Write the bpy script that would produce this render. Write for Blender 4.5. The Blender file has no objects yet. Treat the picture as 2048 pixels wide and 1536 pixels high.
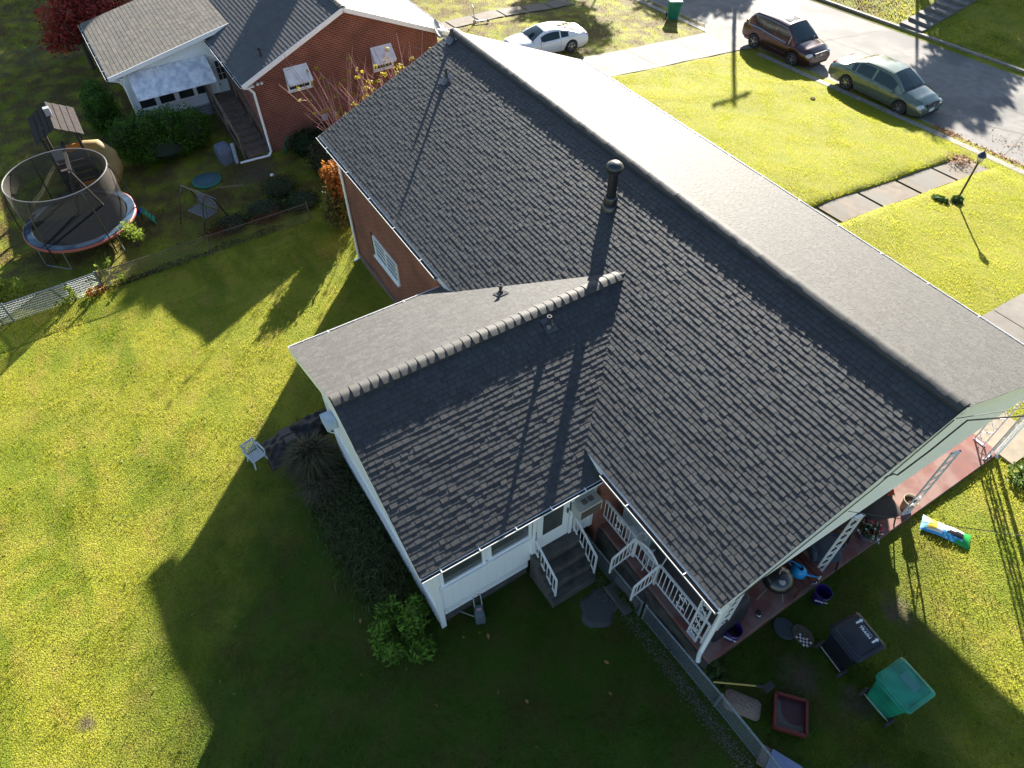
import bpy, math, random, bisect
import numpy as np
from mathutils import Vector, Matrix
S = bpy.context.scene
COL = S.collection
R = math.radians
PI = math.pi
# ---------------------------------------------------------------- camera
cd = bpy.data.cameras.new('camera'); cam = bpy.data.objects.new('camera', cd); COL.objects.link(cam)
CP = Vector((19.1252, -9.8074, 14.0))
RT = Vector((0.52825, 0.84907, -0.00505)); UP = Vector((-0.63972, 0.4019, 0.65516)); FW = Vector((-0.55831, 0.34286, -0.75547))
cam.matrix_world = Matrix(((RT.x, UP.x, -FW.x, CP.x), (RT.y, UP.y, -FW.y, CP.y), (RT.z, UP.z, -FW.z, CP.z), (0, 0, 0, 1)))
cd.sensor_width = 36; cd.lens = 24.294; cd.clip_end = 500
S.camera = cam
# ---------------------------------------------------------------- sky and sun
SUN_EL = 20.3; SUN_AZ = -45.0            # light travels towards +X -Y
w = bpy.data.worlds.new('World'); S.world = w; w.use_nodes = True
nt = w.node_tree; bg = nt.nodes['Background']; sk = nt.nodes.new('ShaderNodeTexSky')
sk.sky_type = 'NISHITA'; sk.sun_disc = False; sk.sun_elevation = R(SUN_EL); sk.sun_rotation = R(-45)
sk.air_density = 1.0; sk.dust_density = 0.6; sk.ozone_density = 1.5
nt.links.new(sk.outputs[0], bg.inputs[0]); bg.inputs[1].default_value = 0.052
sl = bpy.data.lights.new('sun', 'SUN'); sl.energy = 5.0; sl.angle = R(0.55); sl.color = (1.0, 0.93, 0.82)
so = bpy.data.objects.new('sun', sl); COL.objects.link(so)
sd = Vector((math.cos(R(SUN_EL)) * math.cos(R(SUN_AZ)), math.cos(R(SUN_EL)) * math.sin(R(SUN_AZ)), -math.sin(R(SUN_EL))))
so.rotation_euler = sd.to_track_quat('-Z', 'Y').to_euler(); so.location = (-20, 20, 25)
S.view_settings.view_transform = 'Standard'; S.view_settings.look = 'None'; S.view_settings.gamma = 1
S.view_settings.exposure = 2.2
S.render.engine = 'CYCLES'; S.cycles.max_bounces = 6; S.cycles.transparent_max_bounces = 12
# ---------------------------------------------------------------- materials
MC = {}
def mat(name, col, rough=0.6, col2=None, nscale=8, namt=1.0, bump=0.0, bscale=60, spec=0.5, metal=0.0, tone=0.0, trans=0.0, coat=0.0, alpha=1.0, detail=4, col3=None, n3=1.5, emit=0):
    if name in MC: return MC[name]
    m = bpy.data.materials.new(name); m.use_nodes = True; MC[name] = m
    N = m.node_tree.nodes; L = m.node_tree.links; b = N['Principled BSDF']; out = N['Material Output']
    b.inputs['Roughness'].default_value = rough; b.inputs['Metallic'].default_value = metal
    b.inputs['Specular IOR Level'].default_value = spec; b.inputs['Coat Weight'].default_value = coat
    b.inputs['Coat Roughness'].default_value = 0.05; b.inputs['Alpha'].default_value = alpha
    g = N.new('ShaderNodeNewGeometry'); src = None
    base = N.new('ShaderNodeRGB'); base.outputs[0].default_value = (*col, 1); src = base.outputs[0]
    def mix(a, c, fac_out, blend='MIX'):
        mx = N.new('ShaderNodeMix'); mx.data_type = 'RGBA'; mx.blend_type = blend
        if isinstance(a, tuple): mx.inputs[6].default_value = (*a, 1)
        else: L.new(a, mx.inputs[6])
        if isinstance(c, tuple): mx.inputs[7].default_value = (*c, 1)
        else: L.new(c, mx.inputs[7])
        if isinstance(fac_out, float): mx.inputs[0].default_value = fac_out
        else: L.new(fac_out, mx.inputs[0])
        return mx.outputs[2]
    def noise(s, d=4, lo=0.35, hi=0.65):
        n = N.new('ShaderNodeTexNoise'); n.inputs['Scale'].default_value = s; n.inputs['Detail'].default_value = d
        L.new(g.outputs['Position'], n.inputs['Vector'])
        r = N.new('ShaderNodeMapRange'); r.inputs[1].default_value = lo; r.inputs[2].default_value = hi
        L.new(n.outputs[0], r.inputs[0]); return r.outputs[0], n.outputs[0]
    m['_k'] = 0
    if col2 is not None:
        f, _ = noise(nscale, detail)
        if namt < 1:
            mu = N.new('ShaderNodeMath'); mu.operation = 'MULTIPLY'; L.new(f, mu.inputs[0]); mu.inputs[1].default_value = namt; f = mu.outputs[0]
        src = mix(src, col2, f)
    if col3 is not None:
        f, _ = noise(n3, 3, 0.45, 0.62); src = mix(src, col3, f)
    if tone > 0:
        a = N.new('ShaderNodeAttribute'); a.attribute_name = 'tone'
        r = N.new('ShaderNodeMapRange'); r.inputs[3].default_value = 1 - tone; r.inputs[4].default_value = 1 + tone
        L.new(a.outputs['Fac'], r.inputs[0])
        hv = N.new('ShaderNodeHueSaturation'); L.new(r.outputs[0], hv.inputs['Value']); L.new(src, hv.inputs['Color']); src = hv.outputs[0]
    L.new(src, b.inputs['Base Color'])
    if bump > 0:
        _, h = noise(bscale, 3); bp = N.new('ShaderNodeBump'); bp.inputs['Strength'].default_value = bump; bp.inputs['Distance'].default_value = 0.01
        L.new(h, bp.inputs['Height']); L.new(bp.outputs[0], b.inputs['Normal'])
    if trans > 0:
        t = N.new('ShaderNodeBsdfTranslucent'); L.new(src, t.inputs[0]); ms = N.new('ShaderNodeMixShader'); ms.inputs[0].default_value = trans
        L.new(b.outputs[0], ms.inputs[1]); L.new(t.outputs[0], ms.inputs[2]); L.new(ms.outputs[0], out.inputs[0])
    if emit: b.inputs['Emission Strength'].default_value = emit; b.inputs['Emission Color'].default_value = (*col, 1)
    return m
def brickmat(name, c1, c2, mortar):
    m = bpy.data.materials.new(name); m.use_nodes = True; N = m.node_tree.nodes; L = m.node_tree.links; b = N['Principled BSDF']
    g = N.new('ShaderNodeNewGeometry'); s = N.new('ShaderNodeSeparateXYZ'); L.new(g.outputs['Position'], s.inputs[0])
    ad = N.new('ShaderNodeMath'); L.new(s.outputs[0], ad.inputs[0]); L.new(s.outputs[1], ad.inputs[1])
    c = N.new('ShaderNodeCombineXYZ'); L.new(ad.outputs[0], c.inputs[0]); L.new(s.outputs[2], c.inputs[1])
    t = N.new('ShaderNodeTexBrick'); L.new(c.outputs[0], t.inputs['Vector']); t.inputs['Scale'].default_value = 1.0
    t.inputs['Brick Width'].default_value = 0.215; t.inputs['Row Height'].default_value = 0.075; t.inputs['Mortar Size'].default_value = 0.009
    t.inputs['Color1'].default_value = (*c1, 1); t.inputs['Color2'].default_value = (*c2, 1); t.inputs['Mortar'].default_value = (*mortar, 1); t.inputs['Bias'].default_value = -0.1
    n = N.new('ShaderNodeTexNoise'); n.inputs['Scale'].default_value = 1.3; n.inputs['Detail'].default_value = 6; L.new(g.outputs['Position'], n.inputs[0])
    r = N.new('ShaderNodeMapRange'); r.inputs[1].default_value = .35; r.inputs[2].default_value = .7; r.inputs[3].default_value = 1.15; r.inputs[4].default_value = .72; L.new(n.outputs[0], r.inputs[0])
    hv = N.new('ShaderNodeHueSaturation'); L.new(t.outputs[0], hv.inputs['Color']); L.new(r.outputs[0], hv.inputs['Value'])
    L.new(hv.outputs[0], b.inputs['Base Color']); b.inputs['Roughness'].default_value = .85
    bp = N.new('ShaderNodeBump'); bp.invert = True; bp.inputs['Strength'].default_value = .6; bp.inputs['Distance'].default_value = .008
    L.new(t.outputs['Fac'], bp.inputs['Height']); L.new(bp.outputs[0], b.inputs['Normal']); return m
def lapmat(name, col, axis, pitch, dirt=(.5, .5, .48), amt=.35, depth=.35, metal=0.0, rough=.5, dscale=2.5):
    m = bpy.data.materials.new(name); m.use_nodes = True; N = m.node_tree.nodes; L = m.node_tree.links; b = N['Principled BSDF']
    g = N.new('ShaderNodeNewGeometry'); s = N.new('ShaderNodeSeparateXYZ'); L.new(g.outputs['Position'], s.inputs[0])
    d = N.new('ShaderNodeMath'); d.operation = 'DIVIDE'; L.new(s.outputs[axis], d.inputs[0]); d.inputs[1].default_value = pitch
    f = N.new('ShaderNodeMath'); f.operation = 'FRACT'; L.new(d.outputs[0], f.inputs[0])
    cr = N.new('ShaderNodeValToRGB'); L.new(f.outputs[0], cr.inputs[0]); e = cr.color_ramp.elements
    e[0].position = 0; e[0].color = (1 - depth, 1 - depth, 1 - depth, 1); e[1].position = .12; e[1].color = (1, 1, 1, 1)
    n = N.new('ShaderNodeTexNoise'); n.inputs['Scale'].default_value = dscale; n.inputs['Detail'].default_value = 6; L.new(g.outputs['Position'], n.inputs[0])
    r = N.new('ShaderNodeMapRange'); r.inputs[1].default_value = .5; r.inputs[2].default_value = .75; r.inputs[4].default_value = amt; L.new(n.outputs[0], r.inputs[0])
    mx = N.new('ShaderNodeMix'); mx.data_type = 'RGBA'; mx.inputs[6].default_value = (*col, 1); mx.inputs[7].default_value = (*dirt, 1); L.new(r.outputs[0], mx.inputs[0])
    ml = N.new('ShaderNodeMix'); ml.data_type = 'RGBA'; ml.blend_type = 'MULTIPLY'; ml.inputs[0].default_value = 1; L.new(mx.outputs[2], ml.inputs[6]); L.new(cr.outputs[0], ml.inputs[7])
    L.new(ml.outputs[2], b.inputs['Base Color']); b.inputs['Roughness'].default_value = rough; b.inputs['Metallic'].default_value = metal
    bp = N.new('ShaderNodeBump'); bp.inputs['Strength'].default_value = .5; bp.inputs['Distance'].default_value = .01
    L.new(cr.outputs[0], bp.inputs['Height']); L.new(bp.outputs[0], b.inputs['Normal']); return m
WHITE = mat('white_paint', (.85, .86, .87), .45, (.55, .56, .55), 3, .5)
TRIM = mat('white_trim', (.86, .87, .88), .35)
IRON = mat('white_iron', (.75, .76, .78), .4, (.5, .42, .36), 25, .25)
BRICK = brickmat('red_brick', (.22, .06, .035), (.16, .045, .028), (.22, .14, .11))
BRICK2 = brickmat('red_brick_neighbour', (.2, .045, .026), (.15, .035, .022), (.27, .18, .14))  # deeper red brick with paler mortar, for the neighbour house
CONC = mat('concrete', (.36, .34, .31), .85, (.26, .25, .23), 3, 1, .4, 60)
CONCD = mat('old_concrete', (.09, .087, .08), .85, (.045, .045, .04), 4, 1, .4, 50)
GLASS = mat('window_glass', (.03, .035, .04), .08, spec=.8)
DARK = mat('dark_rubber', (.02, .02, .022), .7)
BLACKM = mat('black_metal', (.015, .015, .017), .3, spec=.6, coat=.3)
STEEL = mat('galvanised_steel', (.42, .44, .46), .4, (.3, .31, .32), 20, 1, metal=.6)
WOOD = mat('weathered_wood', (.2, .15, .11), .8, (.12, .09, .07), 6, 1, .3)
RED = mat('red_paint_concrete', (.2, .07, .055), .75, (.15, .065, .055), 3, 1, .2, col3=(.22, .13, .11), n3=2.2)
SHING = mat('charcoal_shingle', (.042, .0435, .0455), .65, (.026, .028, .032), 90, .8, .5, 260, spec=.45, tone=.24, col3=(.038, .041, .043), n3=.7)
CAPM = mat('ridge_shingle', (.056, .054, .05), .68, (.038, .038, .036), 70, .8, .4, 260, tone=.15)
SUNSH = mat('sunlit_shingle', (.066, .0645, .062), .72, (.04, .04, .038), 38, 1, .35, 220, spec=.35, tone=.24)  # same shingle as the rear, painted lighter on slopes facing the sun
TANSH = mat('tan_shingle', (.13, .115, .09), .8, (.085, .08, .068), 3, 1, .4, 200, tone=.14)
# ---------------------------------------------------------------- terrain
KX = [-60, -25, -8, 0, 6, 11, 15, 18, 24, 60]
KY = [-40, -14, -10, -8, -4.7, 0, 5, 10, 14.5, 17.5, 19.4, 27.6, 30, 34, 60]
TZ = [[-2.2,-2.0,-1.9,-1.8,-1.7,-1.6,-1.5,-1.4,-1.3,-1],[-1.8,-1.6,-1.5,-1.3,-1.25,-1.1,-0.9,-0.5,-0.2,0],[-1.8,-1.6,-1.45,-1.2,-1.1,-0.7,-0.3,-0.1,0.1,0.2],[-1.8,-1.5,-1.35,-1.1,-0.95,-0.5,-0.1,0,0.25,0.3],[-1.8,-1.5,-1.2,-1.0,-0.7,-0.35,-0.1,0.15,0.45,0.5],[-1.8,-1.4,-0.9,-0.5,0,0.3,0.45,0.52,0.6,0.6],[-1.8,-1.4,-0.7,-0.1,0.3,0.4,0.45,0.52,0.6,0.6],[-1.9,-1.5,-0.9,-0.4,0.0,0.15,0.25,0.3,0.4,0.5],[-2.2,-1.9,-1.3,-0.8,-0.5,-0.3,-0.2,-0.1,0.1,0.2],[-2.7,-2.2,-1.55,-1.1,-0.8,-0.6,-0.5,-0.4,-0.2,0.2],[-3.2,-2.4,-1.7,-1.35,-1.1,-0.92,-0.78,-0.67,-0.42,0.4],[-3.2,-2.4,-1.7,-1.35,-1.1,-0.92,-0.78,-0.67,-0.42,0.4],[-2.9,-2.0,-1.3,-0.9,-0.6,-0.4,-0.3,-0.2,0.2,0.6],[-2.0,-1.2,-0.6,-0.1,0.2,0.4,0.6,0.7,0.9,1.4],[-1,0,0.5,1,1.2,1.5,1.6,1.8,2,2]]
def terr(x, y):
    x = min(max(x, -59.9), 59.9); y = min(max(y, -39.9), 59.9)
    i = bisect.bisect_right(KX, x) - 1; j = bisect.bisect_right(KY, y) - 1
    a = (x - KX[i]) / (KX[i+1] - KX[i]); b = (y - KY[j]) / (KY[j+1] - KY[j])
    if not (18.5 < y < 28.5):
        a = a*a*(3-2*a)*.5 + a*.5; b = b*b*(3-2*b)*.5 + b*.5
    r = TZ[j]; q = TZ[j+1]
    return (r[i]*(1-a) + r[i+1]*a)*(1-b) + (q[i]*(1-a) + q[i+1]*a)*b
# ---------------------------------------------------------------- object helpers
def thing(name, label, cat, loc=(0, 0, 0), rz=0, group=None):
    o = bpy.data.objects.new(name, None); COL.objects.link(o); o.location = loc; o.rotation_euler = (0, 0, rz)
    o.empty_display_size = .2; o['label'] = label; o['category'] = cat
    if group: o['group'] = group
    return o
def tag(o, label, cat, group=None, kind=None):
    if label: o['label'] = label
    if cat: o['category'] = cat
    if group: o['group'] = group
    if kind: o['kind'] = kind
    return o
def structure(o, label=None):
    o['kind'] = 'structure'
    return o
class M:
    def __init__(s): s.v = []; s.f = []; s.t = []; s.mi = []
    def face(s, pts, tone=.5, mi=0):
        n = len(s.v); s.v += [tuple(p) for p in pts]; s.f.append(tuple(range(n, n + len(pts)))); s.t.append(tone); s.mi.append(mi)
    def mesh(s, vs, fs, tone=.5, mi=0):
        n = len(s.v); s.v += [tuple(p) for p in vs]
        for f in fs: s.f.append(tuple(i + n for i in f)); s.t.append(tone); s.mi.append(mi)
    def box(s, x0, y0, z0, x1, y1, z1, tone=.5, mi=0, mtx=None):
        vs = [Vector(p) for p in ((x0,y0,z0),(x1,y0,z0),(x1,y1,z0),(x0,y1,z0),(x0,y0,z1),(x1,y0,z1),(x1,y1,z1),(x0,y1,z1))]
        if mtx: vs = [mtx @ p for p in vs]
        s.mesh(vs, [(0,3,2,1),(4,5,6,7),(0,1,5,4),(1,2,6,5),(2,3,7,6),(3,0,4,7)], tone, mi); return s
    def bar(s, a, b, w, h=None, tone=.5, mi=0, up=(0, 0, 1)):
        a = Vector(a); b = Vector(b); h = h or w; d = (b - a).normalized(); u = Vector(up)
        if abs(d.dot(u)) > .99: u = Vector((1, 0, 0))
        r = d.cross(u).normalized(); u = r.cross(d).normalized(); vs = []
        for p in (a, b):
            for i, j in ((-1, -1), (1, -1), (1, 1), (-1, 1)): vs.append(p + r*w/2*i + u*h/2*j)
        s.mesh(vs, [(0,1,2,3),(7,6,5,4),(0,4,5,1),(1,5,6,2),(2,6,7,3),(3,7,4,0)], tone, mi); return s
    def tube(s, pts, r, n=8, close=False, tone=.5, mi=0):
        pts = [Vector(p) for p in pts]; K = len(pts); rs = r if isinstance(r, (list, tuple)) else [r]*K; vs = []; u = None
        for k, p in enumerate(pts):
            if close: d = pts[(k+1) % K] - pts[k-1]
            else: d = pts[min(k+1, K-1)] - pts[max(k-1, 0)]
            d.normalize()
            if u is None:
                u = Vector((0, 0, 1)) if abs(d.z) < .9 else Vector((1, 0, 0))
            q = d.cross(u); q.normalize(); u = q.cross(d).normalized()
            for j in range(n):
                a = 2*PI*j/n; vs.append(p + (q*math.cos(a) + u*math.sin(a))*rs[k])
        fs = []
        for k in range(K if close else K-1):
            k2 = (k+1) % K
            for j in range(n): fs.append((k*n+j, k*n+(j+1) % n, k2*n+(j+1) % n, k2*n+j))
        if not close: fs += [tuple(range(n-1, -1, -1)), tuple(range((K-1)*n, K*n))]
        s.mesh(vs, fs, tone, mi); return s
    def lathe(s, prof, c=(0, 0, 0), n=24, axis='z', tone=.5, mi=0, sx=1, sy=1, cap=False):
        vs = []; c = Vector(c)
        for (r, h) in prof:
            for j in range(n):
                a = 2*PI*j/n; x = r*math.cos(a)*sx; y = r*math.sin(a)*sy
                q = {'z': (x, y, h), 'y': (x, h, y), 'x': (h, x, y)}[axis]; vs.append(c + Vector(q))
        K = len(prof); fs = []
        for k in range(K-1):
            for j in range(n): fs.append((k*n+j, k*n+(j+1) % n, (k+1)*n+(j+1) % n, (k+1)*n+j))
        if cap and prof[0][0] > 1e-4: fs.append(tuple(range(n)))
        if cap and prof[-1][0] > 1e-4: fs.append(tuple(range((K-1)*n, K*n)))
        s.mesh(vs, fs, tone, mi); return s
    def loft(s, rings, cap=True, close=True, tone=.5, mi=0):
        n = len(rings[0]); vs = [p for r in rings for p in r]; fs = []
        for k in range(len(rings)-1):
            for j in range(n if close else n-1): fs.append((k*n+j, k*n+(j+1) % n, (k+1)*n+(j+1) % n, (k+1)*n+j))
        if cap: fs += [tuple(range(n-1, -1, -1)), tuple(range((len(rings)-1)*n, len(rings)*n))]
        s.mesh(vs, fs, tone, mi); return s
    def build(s, name, mats, parent=None, world=False, smooth=None, bevel=0, label=None, sub=0):
        me = bpy.data.meshes.new(name); vs = s.v
        if world and parent:
            o = parent; off = Vector()
            while o: off += o.location; o = o.parent
            vs = [(v[0]-off.x, v[1]-off.y, v[2]-off.z) for v in vs]
        me.from_pydata(vs, [], s.f)
        at = me.attributes.new('tone', 'FLOAT', 'FACE'); at.data.foreach_set('value', np.array(s.t, dtype=np.float32))
        if not isinstance(mats, (list, tuple)): mats = [mats]
        for m_ in mats: me.materials.append(m_)
        if len(mats) > 1: me.polygons.foreach_set('material_index', np.array(s.mi, dtype=np.int32))
        o = bpy.data.objects.new(name, me); COL.objects.link(o)
        if smooth is not None:
            me.polygons.foreach_set('use_smooth', [True]*len(me.polygons))
            if smooth < 180: me.set_sharp_from_angle(angle=R(smooth))
        if bevel:
            bm_ = o.modifiers.new('bevel', 'BEVEL'); bm_.width = bevel; bm_.segments = 2; bm_.limit_method = 'ANGLE'
        if sub:
            sm = o.modifiers.new('sub', 'SUBSURF'); sm.levels = sub; sm.render_levels = sub
        if parent: o.parent = parent
        if label: o['label'] = label
        return o
def npmesh(name, verts, nper, tone, mat_, parent=None, off=(0, 0, 0)):
    """verts: (N*nper,3) array, each nper consecutive verts one face"""
    me = bpy.data.meshes.new(name); nv = len(verts); nf = nv // nper
    if nv: verts = verts - np.array(off)
    me.vertices.add(nv); me.vertices.foreach_set('co', verts.astype(np.float32).ravel())
    me.loops.add(nv); me.loops.foreach_set('vertex_index', np.arange(nv, dtype=np.int32))
    me.polygons.add(nf); me.polygons.foreach_set('loop_start', np.arange(0, nv, nper, dtype=np.int32))
    me.polygons.foreach_set('loop_total', np.full(nf, nper, dtype=np.int32)); me.update(calc_edges=True)
    at = me.attributes.new('tone', 'FLOAT', 'FACE'); at.data.foreach_set('value', tone.astype(np.float32))
    me.materials.append(mat_); o = bpy.data.objects.new(name, me); COL.objects.link(o)
    if parent: o.parent = parent
    return o
def wloc(o):
    v = Vector()
    while o: v += o.location; o = o.parent
    return v
def leafpts(rng, blobs, n, shell=.55):
    vol = np.array([b[3]*b[4]*b[5] for b in blobs]) ** .7; vol /= vol.sum(); P = []
    for b, k in zip(blobs, rng.multinomial(n, vol)):
        d = rng.normal(size=(k, 3)); d /= np.linalg.norm(d, axis=1)[:, None]
        r = (shell + (1-shell)*rng.random(k)**.7) * (1 + .16*np.sin(d[:, 0]*7 + b[0]*9)*np.cos(d[:, 1]*6 + b[1]*5) + .1*np.sin(d[:, 2]*11 + d[:, 0]*9))
        P.append(np.array(b[:3]) + d*r[:, None]*np.array(b[3:6]))
    return np.concatenate(P)
def leafquads(rng, P, size, flat=.5, asp=.55):
    n = len(P); nn = rng.normal(size=(n, 3)); nn[:, 2] = abs(nn[:, 2]) + flat; nn /= np.linalg.norm(nn, axis=1)[:, None]
    a = np.cross(nn, rng.normal(size=(n, 3))); a /= np.linalg.norm(a, axis=1)[:, None]; b = np.cross(nn, a)
    s = size*(.6 + .8*rng.random(n))[:, None]
    V = np.stack([P - a*s, P + b*s*asp, P + a*s, P - b*s*asp], axis=1)
    return V.reshape(-1, 3)
def foliage(name, seed, blobs, n, size, mat_, parent, shell=.55, flat=.5, asp=.55):
    rng = np.random.default_rng(seed); P = leafpts(rng, blobs, n, shell)
    cl = np.sin(P[:, 0]*5.1 + seed)*np.sin(P[:, 1]*4.3)*np.sin(P[:, 2]*6.1)
    tone = np.clip(.5 + .25*cl + .25*rng.normal(size=len(P)), 0, 1)
    return npmesh(name, leafquads(rng, P, size, flat, asp), 4, tone, mat_, parent, wloc(parent) if parent else (0, 0, 0))
def twigs(name, seed, base, h, spread, n, r, mat_, parent, tips=None, lean=(0, 0)):
    rnd = random.Random(seed); m = M(); T = []
    off = wloc(parent); B = Vector(base) - off
    for i in range(n):
        a = rnd.uniform(0, 2*PI); s = spread*rnd.uniform(.2, 1); hh = h*rnd.uniform(.6, 1)
        e = B + Vector((math.cos(a)*s + lean[0]*hh, math.sin(a)*s + lean[1]*hh, hh)); mid = B*.5 + e*.5 + Vector((rnd.uniform(-.1, .1), rnd.uniform(-.1, .1), .12*hh))
        m.tube([B + Vector((rnd.uniform(-.06, .06), rnd.uniform(-.06, .06), -.05)), mid, e], [r, r*.65, r*.3], 5); T.append(e)
        for k in range(3):
            t = rnd.uniform(.4, .95); p = B.lerp(e, t) if t > .5 else mid; q = p + Vector((rnd.uniform(-.3, .3), rnd.uniform(-.3, .3), rnd.uniform(.1, .35)))*h*.25
            m.tube([p, q], [r*.4, r*.2], 4); T.append(q)
    o = m.build(name, mat_, parent)
    return o, [(t + off) for t in T]
def text_mesh(name, body, size, mat_, parent, mtx, ext=.002):
    cu = bpy.data.curves.new(name, 'FONT'); cu.body = body; cu.size = size; cu.extrude = ext; cu.align_x = 'CENTER'; cu.align_y = 'CENTER'; cu.offset = .004*size/.1
    t = bpy.data.objects.new(name, cu); COL.objects.link(t); dg = bpy.context.evaluated_depsgraph_get(); dg.update()
    me = bpy.data.meshes.new_from_object(t.evaluated_get(dg)); me.transform(mtx); bpy.data.objects.remove(t)
    me.materials.clear(); me.materials.append(mat_); o = bpy.data.objects.new(name, me); COL.objects.link(o)
    if parent: o.parent = parent
    return o
# ---------------------------------------------------------------- ground
def grid(xs, ys, zf):
    m = M(); vs = [(x, y, zf(x, y)) for y in ys for x in xs]; n = len(xs)
    m.mesh(vs, [(j*n+i, j*n+i+1, (j+1)*n+i+1, (j+1)*n+i) for j in range(len(ys)-1) for i in range(n-1)]); return m
def fr(a, b, s): return [a + (b-a)*i/max(1, round((b-a)/s)) for i in range(round((b-a)/s)+1)]
def grassmat(name, ground):
    m = bpy.data.materials.new(name); m.use_nodes = True; N = m.node_tree.nodes; L = m.node_tree.links; b = N['Principled BSDF']; out = N['Material Output']
    g = N.new('ShaderNodeNewGeometry')
    def nz(s, lo, hi, d=4, st=(1, 1, 1), rot=0):
        mp = N.new('ShaderNodeMapping'); L.new(g.outputs['Position'], mp.inputs[0]); mp.inputs['Scale'].default_value = st; mp.inputs['Rotation'].default_value = (0, 0, rot)
        n = N.new('ShaderNodeTexNoise'); n.inputs['Scale'].default_value = s; n.inputs['Detail'].default_value = d; L.new(mp.outputs[0], n.inputs[0])
        r = N.new('ShaderNodeMapRange'); r.inputs[1].default_value = lo; r.inputs[2].default_value = hi; L.new(n.outputs[0], r.inputs[0]); return r.outputs[0]
    def mx(a, c, f):
        x = N.new('ShaderNodeMix'); x.data_type = 'RGBA'
        for k, v in ((6, a), (7, c)):
            if isinstance(v, tuple): x.inputs[k].default_value = (*v, 1)
            else: L.new(v, x.inputs[k])
        L.new(f, x.inputs[0]); return x.outputs[2]
    # greener strip near the house and along the front walk, straw coloured patches elsewhere
    c = mx((.355, .36, .038), (.235, .29, .026), nz(.55, .45, .68)); c = mx(c, (.43, .395, .06), nz(1.1, .5, .8, 5, (2.6, .5, 1), .9)); c = mx(c, (.2, .25, .02), nz(.35, .5, .66, 3, (1, 3, 1), -.5))
    c = mx(c, (.39, .325, .06), nz(.9, .52, .76, 6, (1, 2.2, 1), .5))
    c = mx(c, (.24, .26, .017), nz(3.5, .54, .74)); c = mx(c, (.13, .15, .02), nz(9, .66, .74, 2))
    # greener turf by the house, its colour darkened where the house shadow falls
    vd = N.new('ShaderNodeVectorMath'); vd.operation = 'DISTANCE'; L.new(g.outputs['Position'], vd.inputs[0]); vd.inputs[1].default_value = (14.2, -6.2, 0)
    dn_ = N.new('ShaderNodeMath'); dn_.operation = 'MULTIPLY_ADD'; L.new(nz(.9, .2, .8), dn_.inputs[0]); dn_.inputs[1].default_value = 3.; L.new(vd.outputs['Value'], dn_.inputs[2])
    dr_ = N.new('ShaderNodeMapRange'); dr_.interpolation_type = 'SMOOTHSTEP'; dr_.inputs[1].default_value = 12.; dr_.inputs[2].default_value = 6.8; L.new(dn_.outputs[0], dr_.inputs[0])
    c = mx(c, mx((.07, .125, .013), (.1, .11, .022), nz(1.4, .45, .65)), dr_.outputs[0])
    s = N.new('ShaderNodeSeparateXYZ'); L.new(g.outputs['Position'], s.inputs[0])
    # far side yards are drier
    r = N.new('ShaderNodeMapRange'); r.inputs[1].default_value = -3.; r.inputs[2].default_value = -5.5; L.new(s.outputs[0], r.inputs[0])
    dk = nz(1.2, .35, .6); mu = N.new('ShaderNodeMath'); mu.operation = 'MULTIPLY'; L.new(r.outputs[0], mu.inputs[0]); L.new(dk, mu.inputs[1])
    c = mx(c, (.17, .13, .045), mu.outputs[0])
    # front lawn is paler
    r2 = N.new('ShaderNodeMapRange'); r2.inputs[1].default_value = 4.5; r2.inputs[2].default_value = 6.; r2.inputs[4].default_value = .75; L.new(s.outputs[1], r2.inputs[0])
    r3 = N.new('ShaderNodeMapRange'); r3.inputs[1].default_value = -6.5; r3.inputs[2].default_value = -5; L.new(s.outputs[0], r3.inputs[0])
    r4 = N.new('ShaderNodeMapRange'); r4.inputs[1].default_value = 22; r4.inputs[2].default_value = 21; L.new(s.outputs[1], r4.inputs[0])
    m3 = N.new('ShaderNodeMath'); m3.operation = 'MULTIPLY'; L.new(r2.outputs[0], m3.inputs[0]); L.new(r3.outputs[0], m3.inputs[1])
    m4 = N.new('ShaderNodeMath'); m4.operation = 'MULTIPLY'; L.new(m3.outputs[0], m4.inputs[0]); L.new(r4.outputs[0], m4.inputs[1])
    c = mx(c, mx((.32, .335, .025), (.36, .34, .05), nz(1.2, .42, .66, 5, (.6, 2.4, 1), .5)), m4.outputs[0])
    for (px_, py_, pr_) in ((19.15, -2.35, .42), (18.25, -2.85, .55), (18.35, -.35, .45), (-6.9, -5.7, 1.2), (20.2, -3.2, .5), (9.6, 14.4, .3), (11.1, -15.1, .3)):
        v2 = N.new('ShaderNodeVectorMath'); v2.operation = 'DISTANCE'; cz_ = N.new('ShaderNodeCombineXYZ'); L.new(s.outputs[0], cz_.inputs[0]); L.new(s.outputs[1], cz_.inputs[1]); L.new(cz_.outputs[0], v2.inputs[0]); v2.inputs[1].default_value = (px_, py_, 0)
        a2 = N.new('ShaderNodeMath'); a2.operation = 'MULTIPLY_ADD'; L.new(nz(5, .2, .8, 5), a2.inputs[0]); a2.inputs[1].default_value = pr_*.9; L.new(v2.outputs['Value'], a2.inputs[2])
        r5 = N.new('ShaderNodeMapRange'); r5.inputs[1].default_value = pr_*1.35; r5.inputs[2].default_value = pr_*.7; r5.inputs[4].default_value = .85; L.new(a2.outputs[0], r5.inputs[0]); c = mx(c, (.17, .13, .09), r5.outputs[0])
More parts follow.
